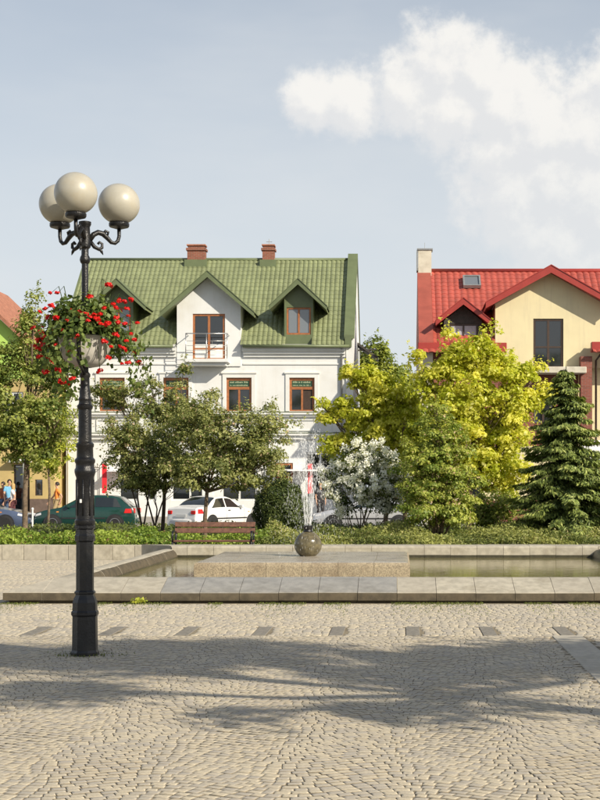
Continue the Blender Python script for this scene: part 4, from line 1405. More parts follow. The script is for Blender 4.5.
# ================================================================== cars
STYLES = {
    'hatch': dict(L=4.08, zb=0.90, w=0.84, top=[(0, .50), (0.03, .62), (0.12, .72), (0.5, .83), (1.0, .92), (1.12, .945), (1.85, 1.36), (2.1, 1.41), (2.5, 1.44), (3.1, 1.42), (3.45, 1.36), (3.72, 1.12), (3.93, .93), (4.03, .85), (4.08, .5)],
                  ws=(1.16, 1.84), rw=(3.50, 3.90), side=[((1.35, 2.42), (1.92, 2.42)), ((2.50, 3.55), (2.50, 3.32))], wheels=(0.80, 3.30), r=0.31),
    'sedan': dict(L=4.35, zb=0.90, w=0.85, top=[(0, .50), (0.03, .62), (0.12, .71), (0.6, .83), (1.1, .91), (1.22, .935), (1.98, 1.33), (2.25, 1.39), (2.6, 1.41), (3.0, 1.37), (3.3, 1.22), (3.58, 1.02), (3.75, .98), (4.2, .96), (4.30, .90), (4.35, .5)],
                  ws=(1.26, 1.96), rw=(3.04, 3.55), side=[((1.48, 2.46), (2.05, 2.46)), ((2.54, 3.45), (2.54, 3.02))], wheels=(0.82, 3.42), r=0.31),
    'suv': dict(L=4.15, zb=1.02, w=0.86, top=[(0, .6), (0.03, .78), (0.12, .90), (0.6, .98), (1.15, 1.05), (1.25, 1.08), (1.80, 1.58), (2.1, 1.66), (2.6, 1.69), (3.6, 1.67), (3.9, 1.62), (4.0, 1.50), (4.08, 1.05), (4.13, .9), (4.15, .6)],
                ws=(1.30, 1.80), rw=(3.99, 4.07), side=[((1.42, 2.2), (1.90, 2.2)), ((2.28, 3.1), (2.28, 3.1)), ((3.18, 3.92), (3.18, 3.82))], wheels=(0.82, 3.25), r=0.34),
}


def car(label, loc, rz, paint, style):
    S = STYLES[style]
    L, zb, W = S['L'], S['zb'], S['w']
    root = empty('parked_car', loc, rz)
    tag(root, label, 'car', 'cars along the street')
    tx, tz = zip(*S['top'])

    def ztop(x):
        return float(np.interp(x, tx, tz))

    def ring(x):
        w = W * (1 - 0.17 * abs(2 * x / L - 1) ** 5)
        zt = ztop(x)
        zs = min(zb, zt - 0.03)
        wr = w * 0.96 - (zt - zs) * 0.36
        zr = zs + (zt - zs) * 0.88
        return [(w * 0.93, 0.20), (w * 0.985, 0.32), (w, min(0.50, zs * 0.62)), (w * 0.992, min(0.72, zs * 0.85)), (w * 0.96, zs), (wr, zr), (wr * 0.86, zt - 0.012), (wr * 0.45, zt), (0, zt + 0.006)]

    def P(x, t, s):
        rg = ring(x)
        t = min(max(t, 0), 7.9999)
        i = int(t)
        f = t - i
        return (x - L / 2, s * (rg[i][0] * (1 - f) + rg[i + 1][0] * f), rg[i][1] * (1 - f) + rg[i + 1][1] * f)
    xs = sorted(set(list(np.linspace(0.001, L - 0.001, 40)) + [min(max(t, .001), L - .001) for t in tx]))
    mb = MB()
    full = list(range(9)) + list(range(7, -1, -1))
    for x in xs:
        rg = ring(x)
        for k, i in enumerate(full):
            mb.v.append((x - L / 2, (1 if k <= 8 else -1) * rg[i][0], rg[i][1]))
    n = 17
    for a in range(len(xs) - 1):
        for k in range(n - 1):
            mb.f.append((a * n + k, a * n + k + 1, (a + 1) * n + k + 1, (a + 1) * n + k))
    mb.f.append(tuple(range(n)))
    mb.f.append(tuple((len(xs) - 1) * n + n - 1 - k for k in range(n)))
    body = mb.build('body', paint, root, True, 38)
    MB().box(-L / 2 + .2, L / 2 - .2, -W * .9, W * .9, 0.17, 0.205).build('underbody', 'plastic_black', root)

    def panel(name, m, xb, xt, t0, t1, s, parent=root, off=0.009):
        pm = MB()
        nu, nv = 7, 4
        for j in range(nv + 1):
            f = j / nv
            t = t0 + (t1 - t0) * f
            for i in range(nu + 1):
                a = xb[0] + (xt[0] - xb[0]) * f
                b = xb[1] + (xt[1] - xb[1]) * f
                x, y, z = P(a + (b - a) * i / nu, t, s)
                pm.v.append((x, y + s * off, z + off * 0.3))
        for j in range(nv):
            for i in range(nu):
                q = (j * (nu + 1) + i, j * (nu + 1) + i + 1, (j + 1) * (nu + 1) + i + 1, (j + 1) * (nu + 1) + i)
                pm.f.append(q if s < 0 else q[::-1])
        return pm.build(name, m, parent, True)
    for s in (-1, 1):
        for (xb, xt) in S['side']:
            panel('side_window', 'car_glass', xb, xt, 4.12, 4.93, s)
        # door seams and handle
        for xx in (S['side'][0][0][1] + 0.04, S['side'][0][0][0] - 0.18):
            panel('door_seam', 'plastic_black', (xx, xx + 0.014), (xx, xx + 0.014), 1.0, 4.0, s, off=0.003)
        panel('door_handle', 'plastic_black', (S['side'][0][0][1] - 0.22, S['side'][0][0][1] - 0.06), (S['side'][0][0][1] - 0.22, S['side'][0][0][1] - 0.06), 3.45, 3.65, s, off=0.02)
        panel('side_moulding', 'plastic_black', (1.15, L - 1.15), (1.15, L - 1.15), 1.9, 2.15, s, off=0.012)
        mx, my, mz = P(S['side'][0][0][0] + 0.08, 4.1, s)
        MB().box(mx - 0.06, mx + 0.06, my - 0.02 if s > 0 else my - 0.16, my + 0.16 if s > 0 else my + 0.02, mz, mz + 0.12, 0.02).build('mirror', paint, root)
    for nm, (a, b) in (('windscreen', S['ws']), ('rear_window', S['rw'])):
        pm = MB()
        nu, nv = 10, 5
        for j in range(nv + 1):
            x = a + (b - a) * j / nv
            dz = (ztop(x + .02) - ztop(x - .02)) / .04
            nl = math.hypot(1, dz)
            for i in range(nu + 1):
                u = -1 + 2 * i / nu
                p = P(x, 8 - 2.75 * abs(u), 1 if u >= 0 else -1)
                pm.v.append((p[0] - dz / nl * .01, p[1], p[2] + .01 / nl))
        for j in range(nv):
            for i in range(nu):
                pm.f.append((j * (nu + 1) + i, (j + 1) * (nu + 1) + i, (j + 1) * (nu + 1) + i + 1, j * (nu + 1) + i + 1))
        pm.build(nm, 'car_glass', root, True)
    for x in (0.02, L - 0.02):                       # bumpers
        sg = -1 if x < 1 else 1
        pm = MB()
        prof = [(-0.02, 0.28), (0.05, 0.30), (0.075, 0.38), (0.07, 0.46), (0.03, 0.50), (-0.02, 0.50)]
        ys = np.linspace(-1, 1, 13)
        for yv in ys:
            w = W * 0.86 * yv
            bend = -0.16 * abs(yv) ** 3
            for (d, z) in prof:
                pm.v.append((x - L / 2 + sg * (d + bend + 0.01), w, z))
        m_ = len(prof)
        for i in range(12):
            for k in range(m_ - 1):
                pm.f.append((i * m_ + k, i * m_ + k + 1, (i + 1) * m_ + k + 1, (i + 1) * m_ + k))
        pm.build('bumper', paint if style != 'suv' else 'plastic_black', root, True, 40)
    for s in (-1, 1):
        y0, y1 = sorted((s * W * 0.55, s * W * 0.815))
        MB().box(-L / 2 - 0.005, -L / 2 + 0.16, y0, y1, 0.58, 0.69, 0.02).build('headlight', 'lamp_clear', root)
        zt0 = 0.70 if style != 'sedan' else 0.68
        MB().box(L / 2 - 0.18, L / 2 - 0.0, y0, y1 if s > 0 else y1, zt0, zt0 + (0.20 if style != 'sedan' else 0.15), 0.02).build('tail_light', 'lamp_red', root)
        panel('tail_light', 'lamp_red', (L - 0.42, L - 0.12), (L - 0.36, L - 0.14), 2.95, 3.9, s, off=0.012)
        panel('indicator', 'lamp_amber', (0.95, 1.05), (0.95, 1.05), 3.1, 3.35, s, off=0.008)
        panel('headlight', 'lamp_clear', (0.08, 0.34), (0.10, 0.32), 3.0, 3.8, s, off=0.012)
    MB().box(L / 2 + 0.005, L / 2 + 0.02, -0.26, 0.26, 0.58 if style == 'sedan' else 0.52, 0.69 if style == 'sedan' else 0.63, 0.003).build('number_plate', 'plate_white', root)
    MB().box(-L / 2 - 0.08, -L / 2 - 0.066, -0.26, 0.26, 0.34, 0.45, 0.003).build('number_plate', 'plate_white', root)
    MB().box(-L / 2 - 0.012, -L / 2 + 0.03, -0.38, 0.38, 0.55, 0.66, 0.01).build('grille', 'plastic_black', root)
    r = S['r']
    for xw in S['wheels']:
        for s in (-1, 1):
            ye = W * s
            ar = MB().lathe([(0.01, 0), (r + 0.055, 0), (r + 0.055, 1), (0.01, 1)], (0, 0, 0), 28, 'y')
            ar.v = [(x + xw - L / 2, s * (W * 0.6 + y * (W * 0.4 + 0.006)), z + r) for x, y, z in ar.v]
            ar.v = [(x, y, max(z, 0.19)) for x, y, z in ar.v]
            ar.build('wheel_arch', 'plastic_black', root)
            wh = empty('wheel', (xw - L / 2, s * (W - 0.07), r), parent=root)
            MB().lathe([(r * .62, -0.085), (r * .9, -0.095), (r, -0.07), (r, 0.07), (r * .9, 0.095), (r * .66, 0.09)], n=30, axis='y').build('tyre', 'tyre', wh, True, 50)
            rim = MB().lathe([(0.01, -0.01), (r * .62, -0.01), (r * .66, s * 0.085), (r * .60, s * 0.088), (r * .56, s * 0.055), (r * 0.18, s * 0.075), (0.01, s * 0.08)], n=24, axis='y')
            rim.build('rim', 'rim_metal', wh, True, 40)
            for k in range(8):
                a = 2 * math.pi * k / 8
                hx, hz2 = r * .44 * math.cos(a), r * .44 * math.sin(a)
                MB().box(hx - .028, hx + .028, s * 0.066 - 0.01, s * 0.066 + 0.012, hz2 - .028, hz2 + .028, 0.004).build('rim_slot', 'plastic_black', wh)
    return root


RZ = -0.2
car('dark green hatchback parked in front of the white house', (at(88, 57.0), 57.0, RZ), 0, 'paint_green', 'hatch')
car('white saloon parked at an angle behind the bench, red tail lights towards the square', (at(215, 57.0), 57.0, RZ), R(180 + 60), 'paint_white', 'sedan')
car('silver grey car half hidden by the white flowering shrub', (at(314, 56.2) + 2.17, 56.2, RZ), 0, 'paint_silver', 'sedan')
car('blue grey car with its bonnet nose to nose with the green hatchback', (at(31, 56.6) - 2.17, 56.6, RZ), R(180), 'paint_bluegrey', 'sedan')
car('white car parked behind the clipped green bush', (at(268, 60.3) + 2.3, 60.3, RZ), 0, 'paint_white', 'hatch') if False else None
bo_ = MB().tube([(0, 0, 0), (0, 0, 0.9)], 0.035, 10).lathe([(0.05, 0.88), (0.05, 0.93), (0.02, 0.96)], n=10).build('bollard', 'plate_white', None, True, 40)
bo_.location = (at(32.5, 54.5), 54.5, -0.2)
tag(bo_, 'thin white bollard in the gap between the blue grey and green cars', 'bollard')


# ================================================================== people
def skinmesh(name, pts, edges, m, parent, sub=2):
    """pts: name -> (co, radius); edges between names; first point is the root"""
    keys = list(pts)
    me = bpy.data.meshes.new(name)
    me.from_pydata([pts[k][0] for k in keys], [(keys.index(a), keys.index(b)) for a, b in edges], [])
    o = link(bpy.data.objects.new(name, me), parent)
    md = o.modifiers.new('Skin', 'SKIN')
    md.use_smooth_shade = True
    sv = me.skin_vertices[0].data
    for i, k in enumerate(keys):
        r = pts[k][1]
        sv[i].radius = (r, r) if not hasattr(r, '__len__') else r
        sv[i].use_root = (i == 0)
    sb = o.modifiers.new('Sub', 'SUBSURF')
    sb.levels = sub
    sb.render_levels = sub
    me.materials.append(MATS[m])
    return o


def person(label, loc, rz, H, shirt, legs, hair, stride=0.18, swing=0.15, bend=0.12, long_hair=False, shorts=False, sleeves=0.5, skirt=False):
    k = H / 1.75
    root = empty('person', loc, rz)
    tag(root, label, 'person', 'pedestrians by the houses')
    p = {}

    def add(n, x, y, z, r):
        p[n] = ((x * k, y * k, z * k), r * k if not hasattr(r, '__len__') else tuple(q * k for q in r))
    # figure faces -y
    add('pelvis', 0, 0, 0.95, (0.15, 0.105))
    add('waist', 0, 0.01, 1.10, (0.135, 0.09))
    add('chest', 0, 0.01, 1.30, (0.16, 0.11))
    add('collar', 0, 0.015, 1.44, (0.09, 0.07))
    add('neck', 0, 0.01, 1.51, 0.05)
    add('jaw', 0, -0.02, 1.57, 0.062)
    add('head', 0, -0.005, 1.65, (0.078, 0.092))
    add('crown', 0, 0.01, 1.715, 0.055)
    add('nose', 0, -0.105, 1.625, 0.014)
    E = [('pelvis', 'waist'), ('waist', 'chest'), ('chest', 'collar'), ('collar', 'neck'), ('neck', 'jaw'), ('jaw', 'head'), ('head', 'crown'), ('head', 'nose')]
    for s, t in ((-1, 'l'), (1, 'r')):
        st = stride * s
        add('hip' + t, s * 0.09, 0, 0.90, 0.095)
        add('knee' + t, s * 0.10, -st * 0.5 - 0.03, 0.49, 0.06)
        add('calf' + t, s * 0.10, -st * 0.7 + 0.02, 0.33, 0.055)
        add('ankle' + t, s * 0.105, -st + 0.03, 0.09, 0.038)
        add('toe' + t, s * 0.115, -st - 0.13, 0.035, 0.035)
        add('shoulder' + t, s * 0.18, 0.015, 1.40, 0.062)
        add('elbow' + t, s * 0.235, st * swing * 4 + 0.03, 1.11, 0.042)
        add('wrist' + t, s * 0.225, st * swing * 6 - bend, 0.88, 0.028)
        add('palm' + t, s * 0.22, st * swing * 6 - bend - 0.02, 0.81, (0.036, 0.02))
        E += [('pelvis', 'hip' + t), ('hip' + t, 'knee' + t), ('knee' + t, 'calf' + t), ('calf' + t, 'ankle' + t), ('ankle' + t, 'toe' + t),
              ('chest', 'shoulder' + t), ('shoulder' + t, 'elbow' + t), ('elbow' + t, 'wrist' + t), ('wrist' + t, 'palm' + t)]
        px, py, pz = s * 0.22, st * swing * 6 - bend - 0.02, 0.81
        for q, (dy, ln) in enumerate(((-0.028, 0.072), (-0.009, 0.08), (0.010, 0.075), (0.027, 0.06))):
            add('fa%d%s' % (q, t), px - s * 0.004, py + dy, pz - 0.045, 0.0095)
            add('fb%d%s' % (q, t), px - s * 0.018, py + dy, pz - 0.04 - ln, 0.008)
            E += [('palm' + t, 'fa%d%s' % (q, t)), ('fa%d%s' % (q, t), 'fb%d%s' % (q, t))]
        add('ta' + t, px - s * 0.01, py - 0.045, pz - 0.005, 0.011)
        add('tb' + t, px - s * 0.02, py - 0.06, pz - 0.045, 0.009)
        E += [('palm' + t, 'ta' + t), ('ta' + t, 'tb' + t)]
    skinmesh('body', p, E, 'skin', root)

    def sub(keys, grow):
        return {q: (p[q][0], tuple(a + grow * k for a in p[q][1]) if hasattr(p[q][1], '__len__') else p[q][1] + grow * k) for q in keys}
    d = sub(['waist', 'pelvis', 'chest', 'collar', 'shoulderl', 'shoulderr'], 0.018)
    for t in 'lr':
        a, b = Vector(p['shoulder' + t][0]), Vector(p['elbow' + t][0])
        d['sleeve' + t] = (tuple(a.lerp(b, sleeves * 1.3)), 0.062 * k)
    skinmesh('shirt', d, [('waist', 'pelvis'), ('waist', 'chest'), ('chest', 'collar'), ('chest', 'shoulderl'), ('chest', 'shoulderr'), ('shoulderl', 'sleevel'), ('shoulderr', 'sleever')], shirt, root)
    if skirt:
        MB().lathe([(0.15 * k, 1.02 * k), (0.175 * k, 0.9 * k), (0.20 * k, 0.7 * k), (0.22 * k, 0.5 * k)], n=18).build('skirt', legs, root, True)
    else:
        d = sub(['pelvis', 'hipl', 'hipr', 'kneel', 'kneer'] + ([] if shorts else ['calfl', 'calfr', 'anklel', 'ankler']), 0.02)
        ee = [('pelvis', 'hipl'), ('pelvis', 'hipr'), ('hipl', 'kneel'), ('hipr', 'kneer')]
        if not shorts:
            ee += [('kneel', 'calfl'), ('kneer', 'calfr'), ('calfl', 'anklel'), ('calfr', 'ankler')]
        skinmesh('shorts' if shorts else 'trousers', d, ee, legs, root)
    for t in 'lr':
        ax, ay, az = p['ankle' + t][0]
        MB().box(ax - .045 * k, ax + .045 * k, ay - .21 * k, ay + .06 * k, 0, 0.075 * k, 0.02).build('shoe', 'cloth_dark', root, True)
    # hair: a cap over the back and top of the head
    hm_ = MB()
    n, c = 16, Vector((0, 0.012 * k, 1.655 * k))
    rows = 8
    for i in range(rows + 1):
        th = math.pi * 0.62 * i / rows
        for j in range(n):
            a = 2 * math.pi * j / n
            front = max(0.0, -math.sin(a))
            t2 = th * (1 - 0.45 * front)
            rr = 0.108 * k
            z = math.cos(t2) * rr * 1.12
            if long_hair and i >= rows - 1 and front < 0.2:
                z -= 0.10 * k * (i - rows + 2)
            hm_.v.append((c.x + rr * 0.92 * math.sin(t2) * math.cos(a), c.y + rr * math.sin(t2) * math.sin(a), c.z + z))
    for i in range(rows):
        for j in range(n):
            j2 = (j + 1) % n
            hm_.f.append((i * n + j, i * n + n + j, i * n + n + j2, i * n + j2))
    hm_.build('hair', hair, root, True)
    return root


def pave(Y):
    return -0.075 + (Y - 61.61) * 0.225 / 4.79


for args in ((at(3, 64.2), 64.2, R(-30), 1.74, 'cloth_rust', 'cloth_denim', 'hair_dark', 'person with dark hair in a rust top walking behind the one in white', {}),
             (at(9.5, 63.9), 63.9, R(20), 1.86, 'cloth_blue', 'cloth_denim', 'hair_dark', 'tall person in a light blue T-shirt on the pavement', dict(bend=0.2)),
             (at(12.5, 63.2), 63.2, R(-80), 1.72, 'cloth_white', 'cloth_maroon', 'hair_blond', 'fair haired person in a white T-shirt and dark maroon trousers', dict(bend=0.25, long_hair=True)),
             (at(57, 63.4), 63.4, R(-70), 1.76, 'cloth_orange', 'cloth_khaki', 'hair_dark', 'person in an orange T-shirt and khaki shorts walking past the green car', dict(stride=0.26, shorts=True)),
             (at(320.5, 64.0), 64.0, R(15), 1.68, 'cloth_dark', 'cloth_dark', 'hair_blond', 'person in dark clothes standing by the white house shop front', dict(stride=0.05)),):
    X, Y, rz, H, sh, lg, hr, lab, kw = args
    person(lab, (X, Y, pave(Y)), rz, H, sh, lg, hr, **kw)

# ================================================================== trees and shrubs
BZ = 0.14
# left hand street tree
tree('street_tree', 'slender tree with olive leaves at the end of the bed by the ochre house', 'tree', (at(25, 36.5), 36.5, BZ), 0.075,
     lobes_px(36.5, [(22, 400, 48, 45), (55, 385, 30, 45, .3), (6, 362, 32, 24, .2), (22, 342, 20, 18, .3), (40, 440, 38, 28), (-22, 395, 38, 45), (33, 318, 14, 24), (44, 338, 22, 32, .4), (0, 440, 30, 25, -.3), (62, 420, 22, 26, -.3)]),
     370, 85, 0.085, 0.17, 'leaf_lefttree', 1, shoots=1.3, fork=(at(27, 36.5), 36.5, hz_(452, 36.5)), surf=1.9, twigs=9)
tree('street_tree', 'thin young tree with pale leaves on the pavement side of the bed', 'tree', (at(48, 48.5), 48.5, BZ), 0.045,
     lobes_px(48.5, [(52, 455, 24, 22), (60, 430, 20, 25), (40, 440, 18, 20)]), 70, 90, 0.085, 0.17, 'leaf_goldgreen', 2)
# hawthorn like group
YH = 36.0
tree('small_tree', 'broad crowned small tree with reddish tinged leaves just behind the bench', 'tree', (at(205, YH), YH, BZ), 0.06,
     lobes_px(YH, [(215, 445, 48, 34), (255, 440, 38, 34), (270, 425, 26, 22, .3), (200, 470, 40, 22, -.3), (240, 470, 42, 22), (225, 415, 34, 16), (265, 462, 26, 18, -.2), (188, 425, 24, 22, .2)]),
     370, 80, 0.072, 0.15, 'leaf_hawthorn', 3, shoots=1.6, fork=(at(207, YH), YH, hz_(492, YH)), twigs=10, surf=1.7)
tree('small_tree', 'small tree with twin dark stems and pale leaves beside the broad crowned tree', 'tree', (at(150, 37.2), 37.2, BZ), 0.055,
     lobes_px(37.2, [(140, 455, 34, 32), (122, 450, 20, 28, -.2), (165, 445, 30, 32), (130, 430, 24, 22), (150, 480, 36, 18), (175, 470, 26, 24)]),
     260, 80, 0.072, 0.15, 'leaf_hawthorn', 4, shoots=1.6, stems=0.25, barkm='bark_dark', surf=1.7)
tree('small_tree', 'taller loose tree with thin arching sprays in front of the white wall', 'tree', (at(162, 38.6), 38.6, BZ), 0.055,
     lobes_px(38.6, [(178, 410, 30, 26), (183, 380, 13, 20), (150, 405, 30, 20), (120, 388, 30, 10), (112, 395, 26, 18, .3), (205, 398, 14, 14), (195, 420, 26, 22), (150, 383, 16, 8), (285, 405, 10, 12), (243, 412, 8, 10)][:8]),
     210, 65, 0.072, 0.13, 'leaf_hawthorn', 5, shoots=1.8, fork=(at(165, 38.6), 38.6, hz_(470, 38.6)), barkm='bark_dark', surf=1.7, twigs=10)
# clipped dark bush
rb = np.random.default_rng(7)
bush = empty('clipped_bush', (at(281, 40), 40, BZ))
tag(bush, 'rounded dark green clipped bush next to the fountain jet', 'bush')
n = 30000
d = norm(rb.normal(0, 1, (n, 3)))
r = 0.66 + 0.34 * rb.random((n, 1)) ** 0.6
bump = 1 + 0.07 * np.sin(d[:, :1] * 9 + 1) * np.sin(d[:, 2:] * 8) + 0.05 * np.sin(d[:, 1:2] * 13)
P = d * r * bump * np.array([0.80, 0.78, 0.86]) + np.array([0, 0, 0.80])
P = P[P[:, 2] > 0.02]
leaves('crown', P, norm(P - np.array([0, 0, 0.6])), 0.06, 'leaf_dark', bush, rb, 0.5, jitter=0.4)
MB().tube([(0, 0, 0), (0.03, 0, 0.6), (0, 0.02, 1.0)], [0.06, 0.045, 0.02], 8).build('trunk', 'bark_dark', bush, True)
# white flowering shrub
YW = 35.0
wl = lobes_px(YW, [(365, 470, 26, 24), (345, 485, 22, 22), (385, 475, 22, 26), (392, 500, 16, 20), (360, 455, 16, 14), (335, 478, 14, 12, .2), (370, 495, 26, 20, -.1), (378, 455, 14, 14), (345, 505, 12, 14), (400, 490, 12, 18)])
ws, wcl = tree('flowering_shrub', 'shrub covered in white blossom with bare stems at its foot', 'shrub', (at(366, YW), YW, BZ), 0.035, wl, 240, 55, 0.055, 0.11, 'leaf_shrub', 8, stems=0.28, twigs=8)
rw_ = np.random.default_rng(80)
B = np.array([at(366, YW), YW, BZ])
cen = np.array([at(368, YW), YW + 0.4, hz_(495, YW)])
out = norm(wcl - cen)
keep = (out[:, 2] > -0.6) & (rw_.random(len(wcl)) < 0.9)
src = wcl[keep] + out[keep] * 0.10 + np.array([0, -0.08, 0.02])
nn = 64
pp = np.repeat(src, nn, axis=0) + rw_.normal(0, 0.05, (len(src) * nn, 3))
leaves('blossom', pp - B, norm(pp - cen), 0.05, 'petal_white', ws, rw_, 0.9)
# golden trees
YG = 42.0
tree('golden_tree', 'large golden yellow leaved tree in front of the red roofed house', 'tree', (at(470, YG), YG, BZ), 0.10,
     lobes_px(YG, [(478, 360, 34, 24), (450, 372, 24, 24), (505, 375, 30, 22), (430, 372, 20, 14), (455, 345, 14, 16), (490, 338, 12, 16), (520, 400, 26, 16), (538, 393, 16, 10), (480, 400, 46, 26), (510, 430, 30, 24),
                   (450, 415, 34, 30), (500, 460, 34, 26), (465, 450, 40, 34), (505, 485, 22, 16), (428, 395, 16, 20), (540, 362, 10, 10, .3), (525, 372, 12, 10), (420, 362, 10, 10)]),
     560, 105, 0.11, 0.18, 'leaf_gold', 9, fork=(at(470, YG), YG, hz_(480, YG)), twigs=6, surf=2.0, nrm_up=0.5)
tree('golden_tree', 'golden leaved tree with drooping sprays at the corner of the white house', 'tree', (at(385, 43.5), 43.5, BZ), 0.08,
     lobes_px(43.5, [(362, 375, 18, 14), (350, 372, 10, 9), (385, 392, 24, 18), (375, 415, 26, 22), (400, 405, 18, 20), (345, 412, 14, 14), (330, 415, 13, 8), (322, 406, 9, 7), (350, 435, 18, 18), (390, 440, 26, 24), (332, 440, 12, 14), (410, 395, 12, 18)]),
     300, 100, 0.11, 0.16, 'leaf_gold', 10, fork=(at(388, 43.5), 43.5, hz_(465, 43.5)), twigs=5, surf=2.0, nrm_up=0.5)
tree('golden_tree', 'greener yellow tree filling the gap behind the white blossom shrub', 'tree', (at(405, 45.5), 45.5, BZ), 0.08,
     lobes_px(45.5, [(395, 425, 34, 30), (420, 440, 34, 34), (380, 450, 30, 26), (345, 455, 20, 20), (410, 480, 30, 24)]),
     260, 95, 0.10, 0.19, 'leaf_goldgreen', 11, twigs=4, surf=2.0)
# layered mid green shrub tree
YM = 33.6
tree('layered_shrub', 'tall bushy green shrub with layered branches and pinkish leaf tips', 'shrub', (at(438, YM), YM, BZ), 0.06,
     lobes_px(YM, [(437, 412, 14, 16), (432, 430, 22, 14), (448, 432, 20, 14), (425, 450, 26, 12), (452, 452, 26, 12), (420, 468, 26, 12), (455, 472, 26, 12), (435, 462, 28, 16, -.3), (415, 486, 24, 12), (458, 492, 26, 13), (436, 488, 34, 14, -.3),
                   (415, 505, 22, 12), (455, 510, 26, 14), (432, 510, 34, 16, -.3), (470, 480, 14, 10)]),
     460, 90, 0.065, 0.12, 'leaf_layered', 13, stems=0.15, flatten=0.4, surf=1.8, twigs=5)
# far tree between the houses and a belt of trees behind
tree('far_tree', 'light green tree rising behind the gap between the two houses', 'tree', (at(378, 92), 92, 0.1), 0.2,
     lobes_px(92, [(372, 372, 22, 26), (392, 385, 20, 26), (360, 380, 14, 22), (375, 400, 34, 24), (380, 350, 12, 12), (404, 398, 14, 18), (358, 360, 9, 14)]),
     300, 80, 0.22, 0.38, 'leaf_far', 14, twigs=5, surf=2.0)
for i, (px_, Y_, s_) in enumerate(((395, 120, 1.0), (440, 128, 1.15))):
    k = Y_ / 1400
    tree('far_tree', ('distant dark tree low behind the garden gap between the houses', 'distant dark tree hidden behind the red roofed house')[i], 'tree', (at(px_, Y_), Y_, 0), 0.25,
         lobes_px(Y_, [(px_, 440, 40 * s_, 30 * s_), (px_ - 25, 455, 30, 26), (px_ + 25, 450, 30, 26)]), 110, 40, 0.3, 0.5, 'leaf_mid', 40 + i, twigs=3)
# low loose bushes at the foot of the golden tree
for i, (px_, py_, hw_, hh_, lab) in enumerate(((497, 507, 20, 17, 'loose low bush at the foot of the golden tree beside the spruce'), (478, 512, 14, 13, 'small leafy bush at the foot of the layered shrub'))):
    tree('low_bush', lab, 'bush', (at(px_, 37), 37, BZ), 0.03, lobes_px(37, [(px_, py_, hw_, hh_), (px_ + 10, py_ + 6, hw_ * .7, hh_ * .6)]), 60, 60, 0.07, 0.13, 'leaf_mid', 100 + i, stems=0.1, twigs=4)
# spruce
rs = np.random.default_rng(17)
YS = 34.5
ks = YS / 1400
spx = 566
spr = empty('spruce_tree', (at(spx, YS), YS, BZ))
tag(spr, 'dark green spruce with drooping layered boughs beside the golden tree', 'tree')
topz = hz_(366, YS) - BZ
mbw = MB().tube([(0, 0, -0.05), (0.02, 0, topz * .5), (0, 0, topz)], [0.09, 0.055, 0.008], 8)
NP, NN, NA = [], [], []
z = 0.22
while z < topz - 0.08:
    f = 1 - z / topz
    Rm = (1.72 * f ** 0.74 + 0.03) * (1 + 0.10 * math.sin(z * 11))
    nb_ = int(8 + 13 * f)
    for b in range(nb_):
        a = rs.uniform(0, 2 * np.pi)
        L_ = Rm * rs.uniform(0.6, 1.18)
        rise = rs.uniform(-0.02, 0.12)
        t = np.linspace(0.12, 1, max(4, int(L_ * 17)))
        px_ = L_ * t * math.cos(a)
        py_ = L_ * t * math.sin(a)
        pz_ = z + rise * t * L_ - 0.42 * L_ * t ** 2 + 0.20 * L_ * t ** 4 + rs.normal(0, 0.03)
        pz_ = np.maximum(pz_, 0.06)
        mbw.tube([(px_[0], py_[0], pz_[0]), (px_[len(t) // 2], py_[len(t) // 2], pz_[len(t) // 2]), (px_[-1], py_[-1], pz_[-1])], [0.016, 0.01, 0.004], 4)
        pd = np.array([-math.sin(a), math.cos(a), 0])
        for i in range(len(t)):
            wd = 0.26 * (1 - 0.55 * t[i]) * min(1, L_ + 0.25)
            m = 17
            off = rs.uniform(-1, 1, m)
            c = np.array([px_[i], py_[i], pz_[i]])
            q = c + off[:, None] * pd * wd + np.array([0, 0, -1]) * (np.abs(off) * wd * 0.5)[:, None] + rs.normal(0, 0.018, (m, 3))
            NP.append(q)
            NN.append(np.tile(np.array([math.cos(a) * .75, math.sin(a) * .75, 0.8]), (m, 1)))
            NA.append(np.array([math.cos(a), math.sin(a), -0.35]) + off[:, None] * pd * 1.1)
    z += 0.125 + 0.075 * f
NP, NN, NA = map(np.concatenate, (NP, NN, NA))
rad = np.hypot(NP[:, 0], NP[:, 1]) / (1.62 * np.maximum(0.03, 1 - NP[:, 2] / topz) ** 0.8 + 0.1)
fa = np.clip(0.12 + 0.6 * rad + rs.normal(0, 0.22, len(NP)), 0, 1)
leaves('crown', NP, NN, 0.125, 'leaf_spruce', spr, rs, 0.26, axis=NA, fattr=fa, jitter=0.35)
mbw.build('trunk', 'bark_dark', spr, True)
# leader twigs at the top
MB().tube([(0, 0, topz - .1), (0.01, 0, topz + 0.12)], [0.012, 0.004], 5).build('leader', 'leaf_spruce', spr)

